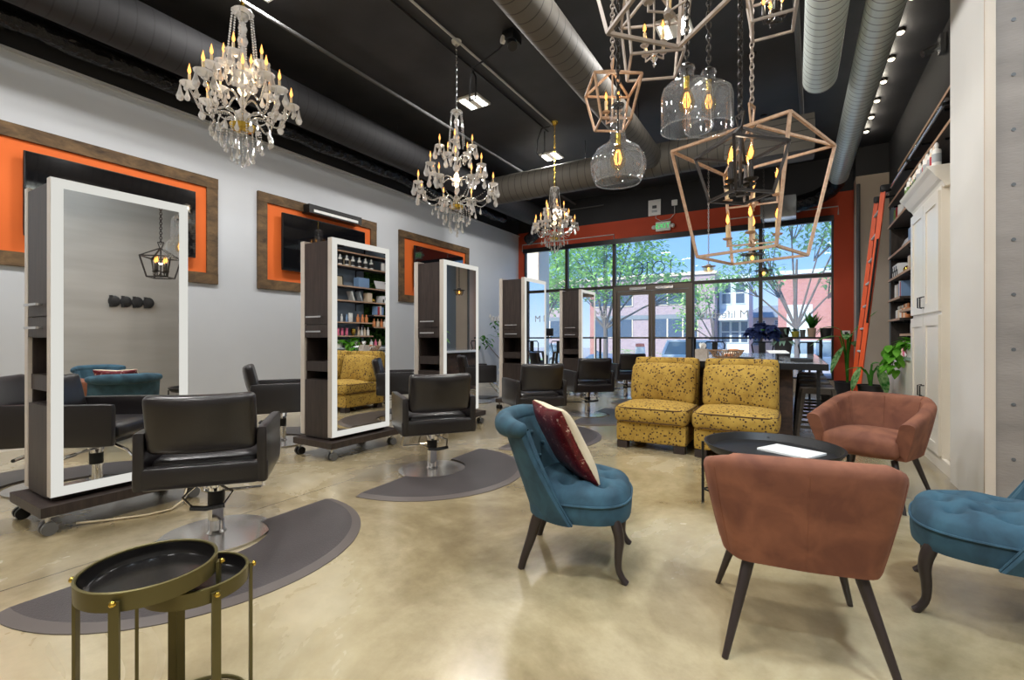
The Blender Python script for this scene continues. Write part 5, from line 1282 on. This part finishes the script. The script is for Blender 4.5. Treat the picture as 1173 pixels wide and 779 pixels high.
tree('airy street tree in front of the red brick building',.05,20,5.4,[(-1.3,0,5.1,1.0),(.9,0,5.6,1.1),(-.2,.1,6.5,1.1),(1.6,0,3.9,.9),(-2.1,.1,4.1,.8),(-.9,0,4.0,.7),(1.9,0,6.6,.8),(-1.6,0,6.4,.7)],'treeB',330,.24,.11)
tree('small bright tree to the right of the door behind the glass',-4.1,30,4.0,[(-1.1,0,3.6,1.2),(-.4,0,4.6,1.0),(-1.6,0,2.6,.8)],'treeA',180,.28)
tree('leafy tree far left behind the mirror stations',-17.5,30,5,[(0,0,4.6,2.2),(-2.5,0,4.2,1.8),(2.4,0,4.5,1.8),(0,0,6.5,1.6)],'treeA',120,.34)
def bush(label,x,y,r,n=180):
    b=thing('bush',label,'bush',(x,y,GZ)); f=MB()
    for i in range(n):
        a=random.uniform(0,2*PI); p=Vector((random.gauss(0,.5),random.gauss(0,.3),random.random()**.7)); f.leaf((p.x*r,p.y*r,p.z*r*.8),(math.cos(a),math.sin(a),.4),.25,.13,.2,2)
    f.build('foliage','treeA',b,sm=0); MB().cyl((0,0,0),(0,0,r*.4),.05,n=6).build('stem','bark',b)
bush('round green bush across the street, behind the left door leaf',-10.4,33,1.2); bush('round green bush across the street, behind the right door leaf',-7.0,33.5,1.1)
bush('round green bush across the street, at the left of the window',-15.0,33,1.3)
def car(label,x,y,L,paint,suv=True):
    t=thing('parked_car',label,'car',(x,y,GZ+.0)); W=.85; h=1.68 if suv else 1.45; l=L/2
    low=[(-l,.35),(-l+.02,.75),(-l+.12,.95),(l*.45,.98),(l*.85,.86),(l-.05,.66),(l,.35)]
    m=Matrix.Rotation(PI/2,4,'X')
    def slab(prof,y0,y1,mb): return mb.prism(prof,y0,y1,Matrix(((1,0,0,0),(0,0,1,0),(0,1,0,0),(0,0,0,1))))
    b=MB(); slab(low,-W,W,b); bo=b.build('body',paint,t,sm=30); bv=bo.modifiers.new('b','BEVEL'); bv.width=.07; bv.segments=3
    def cabin(inset,zt,mb,k=0):
        bot=[(-l+.10,.95),(l*.46,.97)]; top=[(-l+.38,zt),(l*.06,zt)]
        vs=[(bot[0][0],-W+.04,.94),(bot[1][0],-W+.04,.94),(bot[1][0],W-.04,.94),(bot[0][0],W-.04,.94),(top[0][0],-W+.17,zt),(top[1][0],-W+.17,zt),(top[1][0],W-.17,zt),(top[0][0],W-.17,zt)]
        return mb.add(vs,[(0,1,5,4),(1,2,6,5),(2,3,7,6),(3,0,4,7),(4,5,6,7),(0,3,2,1)])
    MB_=cabin(0,h-.05,MB()); MB_.build('windows','carglass',t,sm=0)
    r=MB().soft(-l+.38+(l*.06+l-.38)/2-.0,0,h-.02,(l*1.06-.38)+.14,2*(W-.13),.12,.03,6); r.build('roof',paint,t)
    for fx_ in (-l+.25,-l*.30,l*.18):
        p=MB(); z0,z1=.94,h-.05
        for s in (-1,1): p.cyl((fx_+(.0 if fx_>-l+.3 else -.12)+(.18 if fx_>0 else 0),s*(W-.035),z0),(fx_+(.12 if fx_<-l+.3 else 0),s*(W-.165),z1),.07,n=6)
        p.build('pillar',paint,t)
    for wx in (-l*.62,l*.62):
        for s in (-1,1):
            wl=MB().cyl((wx,s*(W-.12),.33),(wx,s*(W+.02),.33),.33,n=24).build('wheel','tyre',t); MB().cyl((wx,s*(W+.0),.33),(wx,s*(W+.035),.33),.2,n=16).build('hub_cap','steel',wl)
    return t
car('white SUV parked across the street, behind the right door leaf',-3.9,26.6,4.6,'carw')
car('silver car parked across the street, behind the right end of the window bar',1.5,26.6,4.6,'cars')
car('pale blue-silver car parked across the street, left of the door',-11.2,26.6,4.5,'cars',False)
t=thing('traffic_barrel','orange and white traffic barrel on the verge behind the door','traffic barrel',(-6.35,22,GZ+.02+.25)); t.location=(-6.1,21.6,GZ)
MB().bb(-.33,.33,-.33,.33,0,.1).build('base','tyre',t,sm=0)
for i in range(4): MB().lathe([(.27-.015*i,.1+.33*i),(.26-.015*i,.42+.33*i)],24).build('band',('barrelo','paper')[i%2],t)
MB().lathe([(.2,1.42),(.19,1.56),(.05,1.58)],20).build('cap','barrelo',t)
# street sign beside the left bay
t=thing('street_sign','small white sign on a pole outside, left of the door','sign',(-6.9,15.5,GZ)); MB().cyl((0,0,0),(0,0,2.25),.03,n=8).build('pole','steel',t); MB().bb(-.16,.16,-.02,.0,1.75,2.15).build('sign_plate','paper',t,sm=0)
# ------------------------------------------------------------------ light and camera
w=bpy.data.worlds.new('daylight'); SC.world=w; w.use_nodes=True; nt=w.node_tree; nt.nodes.clear()
wo=nt.nodes.new('ShaderNodeOutputWorld'); bg=nt.nodes.new('ShaderNodeBackground'); tc=nt.nodes.new('ShaderNodeTexCoord'); sp=nt.nodes.new('ShaderNodeSeparateXYZ'); rp=nt.nodes.new('ShaderNodeValToRGB')
nt.links.new(tc.outputs['Generated'],sp.inputs[0]); nt.links.new(sp.outputs[2],rp.inputs[0])
e=rp.color_ramp.elements; e[0].position=0.0; e[0].color=srgb(200,216,236); e[1].position=.45; e[1].color=srgb(92,150,232)
m_=e.new(.14); m_.color=srgb(138,184,242)
nt.links.new(rp.outputs[0],bg.inputs[0]); bg.inputs[1].default_value=SKY; nt.links.new(bg.outputs[0],wo.inputs[0])
sun=lamp('sun','SUN',(0,0,30),SUN,(1,.96,.9),1); sun.data.angle=R(2); sun.rotation_euler=Vector((.35,.75,-.75)).to_track_quat('-Z','Y').to_euler()
pl=bpy.data.lights.new('window_portal','AREA'); pl.shape='RECTANGLE'; pl.size=6.92; pl.size_y=3.2; pl.cycles.is_portal=True
po=bpy.data.objects.new('window_portal',pl); C.objects.link(po); po.location=(-2.8,YF+.3,1.85); po.rotation_euler=(-PI/2,0,0)
cam=bpy.data.cameras.new('camera'); cam.sensor_width=36; cam.sensor_fit='HORIZONTAL'; cam.lens=539/1173*36; cam.shift_y=-2.5/1173; cam.clip_start=.05; cam.clip_end=300
co=bpy.data.objects.new('camera',cam); C.objects.link(co); co.location=(0,0,1.08); co.rotation_euler=(PI/2,0,R(31)); SC.camera=co
vs_=SC.view_settings; SC.display_settings.display_device='sRGB'; vs_.view_transform='Standard'; vs_.look='None'; vs_.gamma=1; vs_.use_curve_mapping=False; vs_.exposure=EXPO
cy=SC.cycles; cy.max_bounces=8; cy.diffuse_bounces=4; cy.glossy_bounces=4; cy.transmission_bounces=6; cy.transparent_max_bounces=24; cy.caustics_reflective=False; cy.caustics_refractive=False; cy.sample_clamp_indirect=4; cy.use_denoising=True
try: cy.denoiser='OPENIMAGEDENOISE'; cy.denoising_input_passes='RGB_ALBEDO_NORMAL'
except Exception: pass
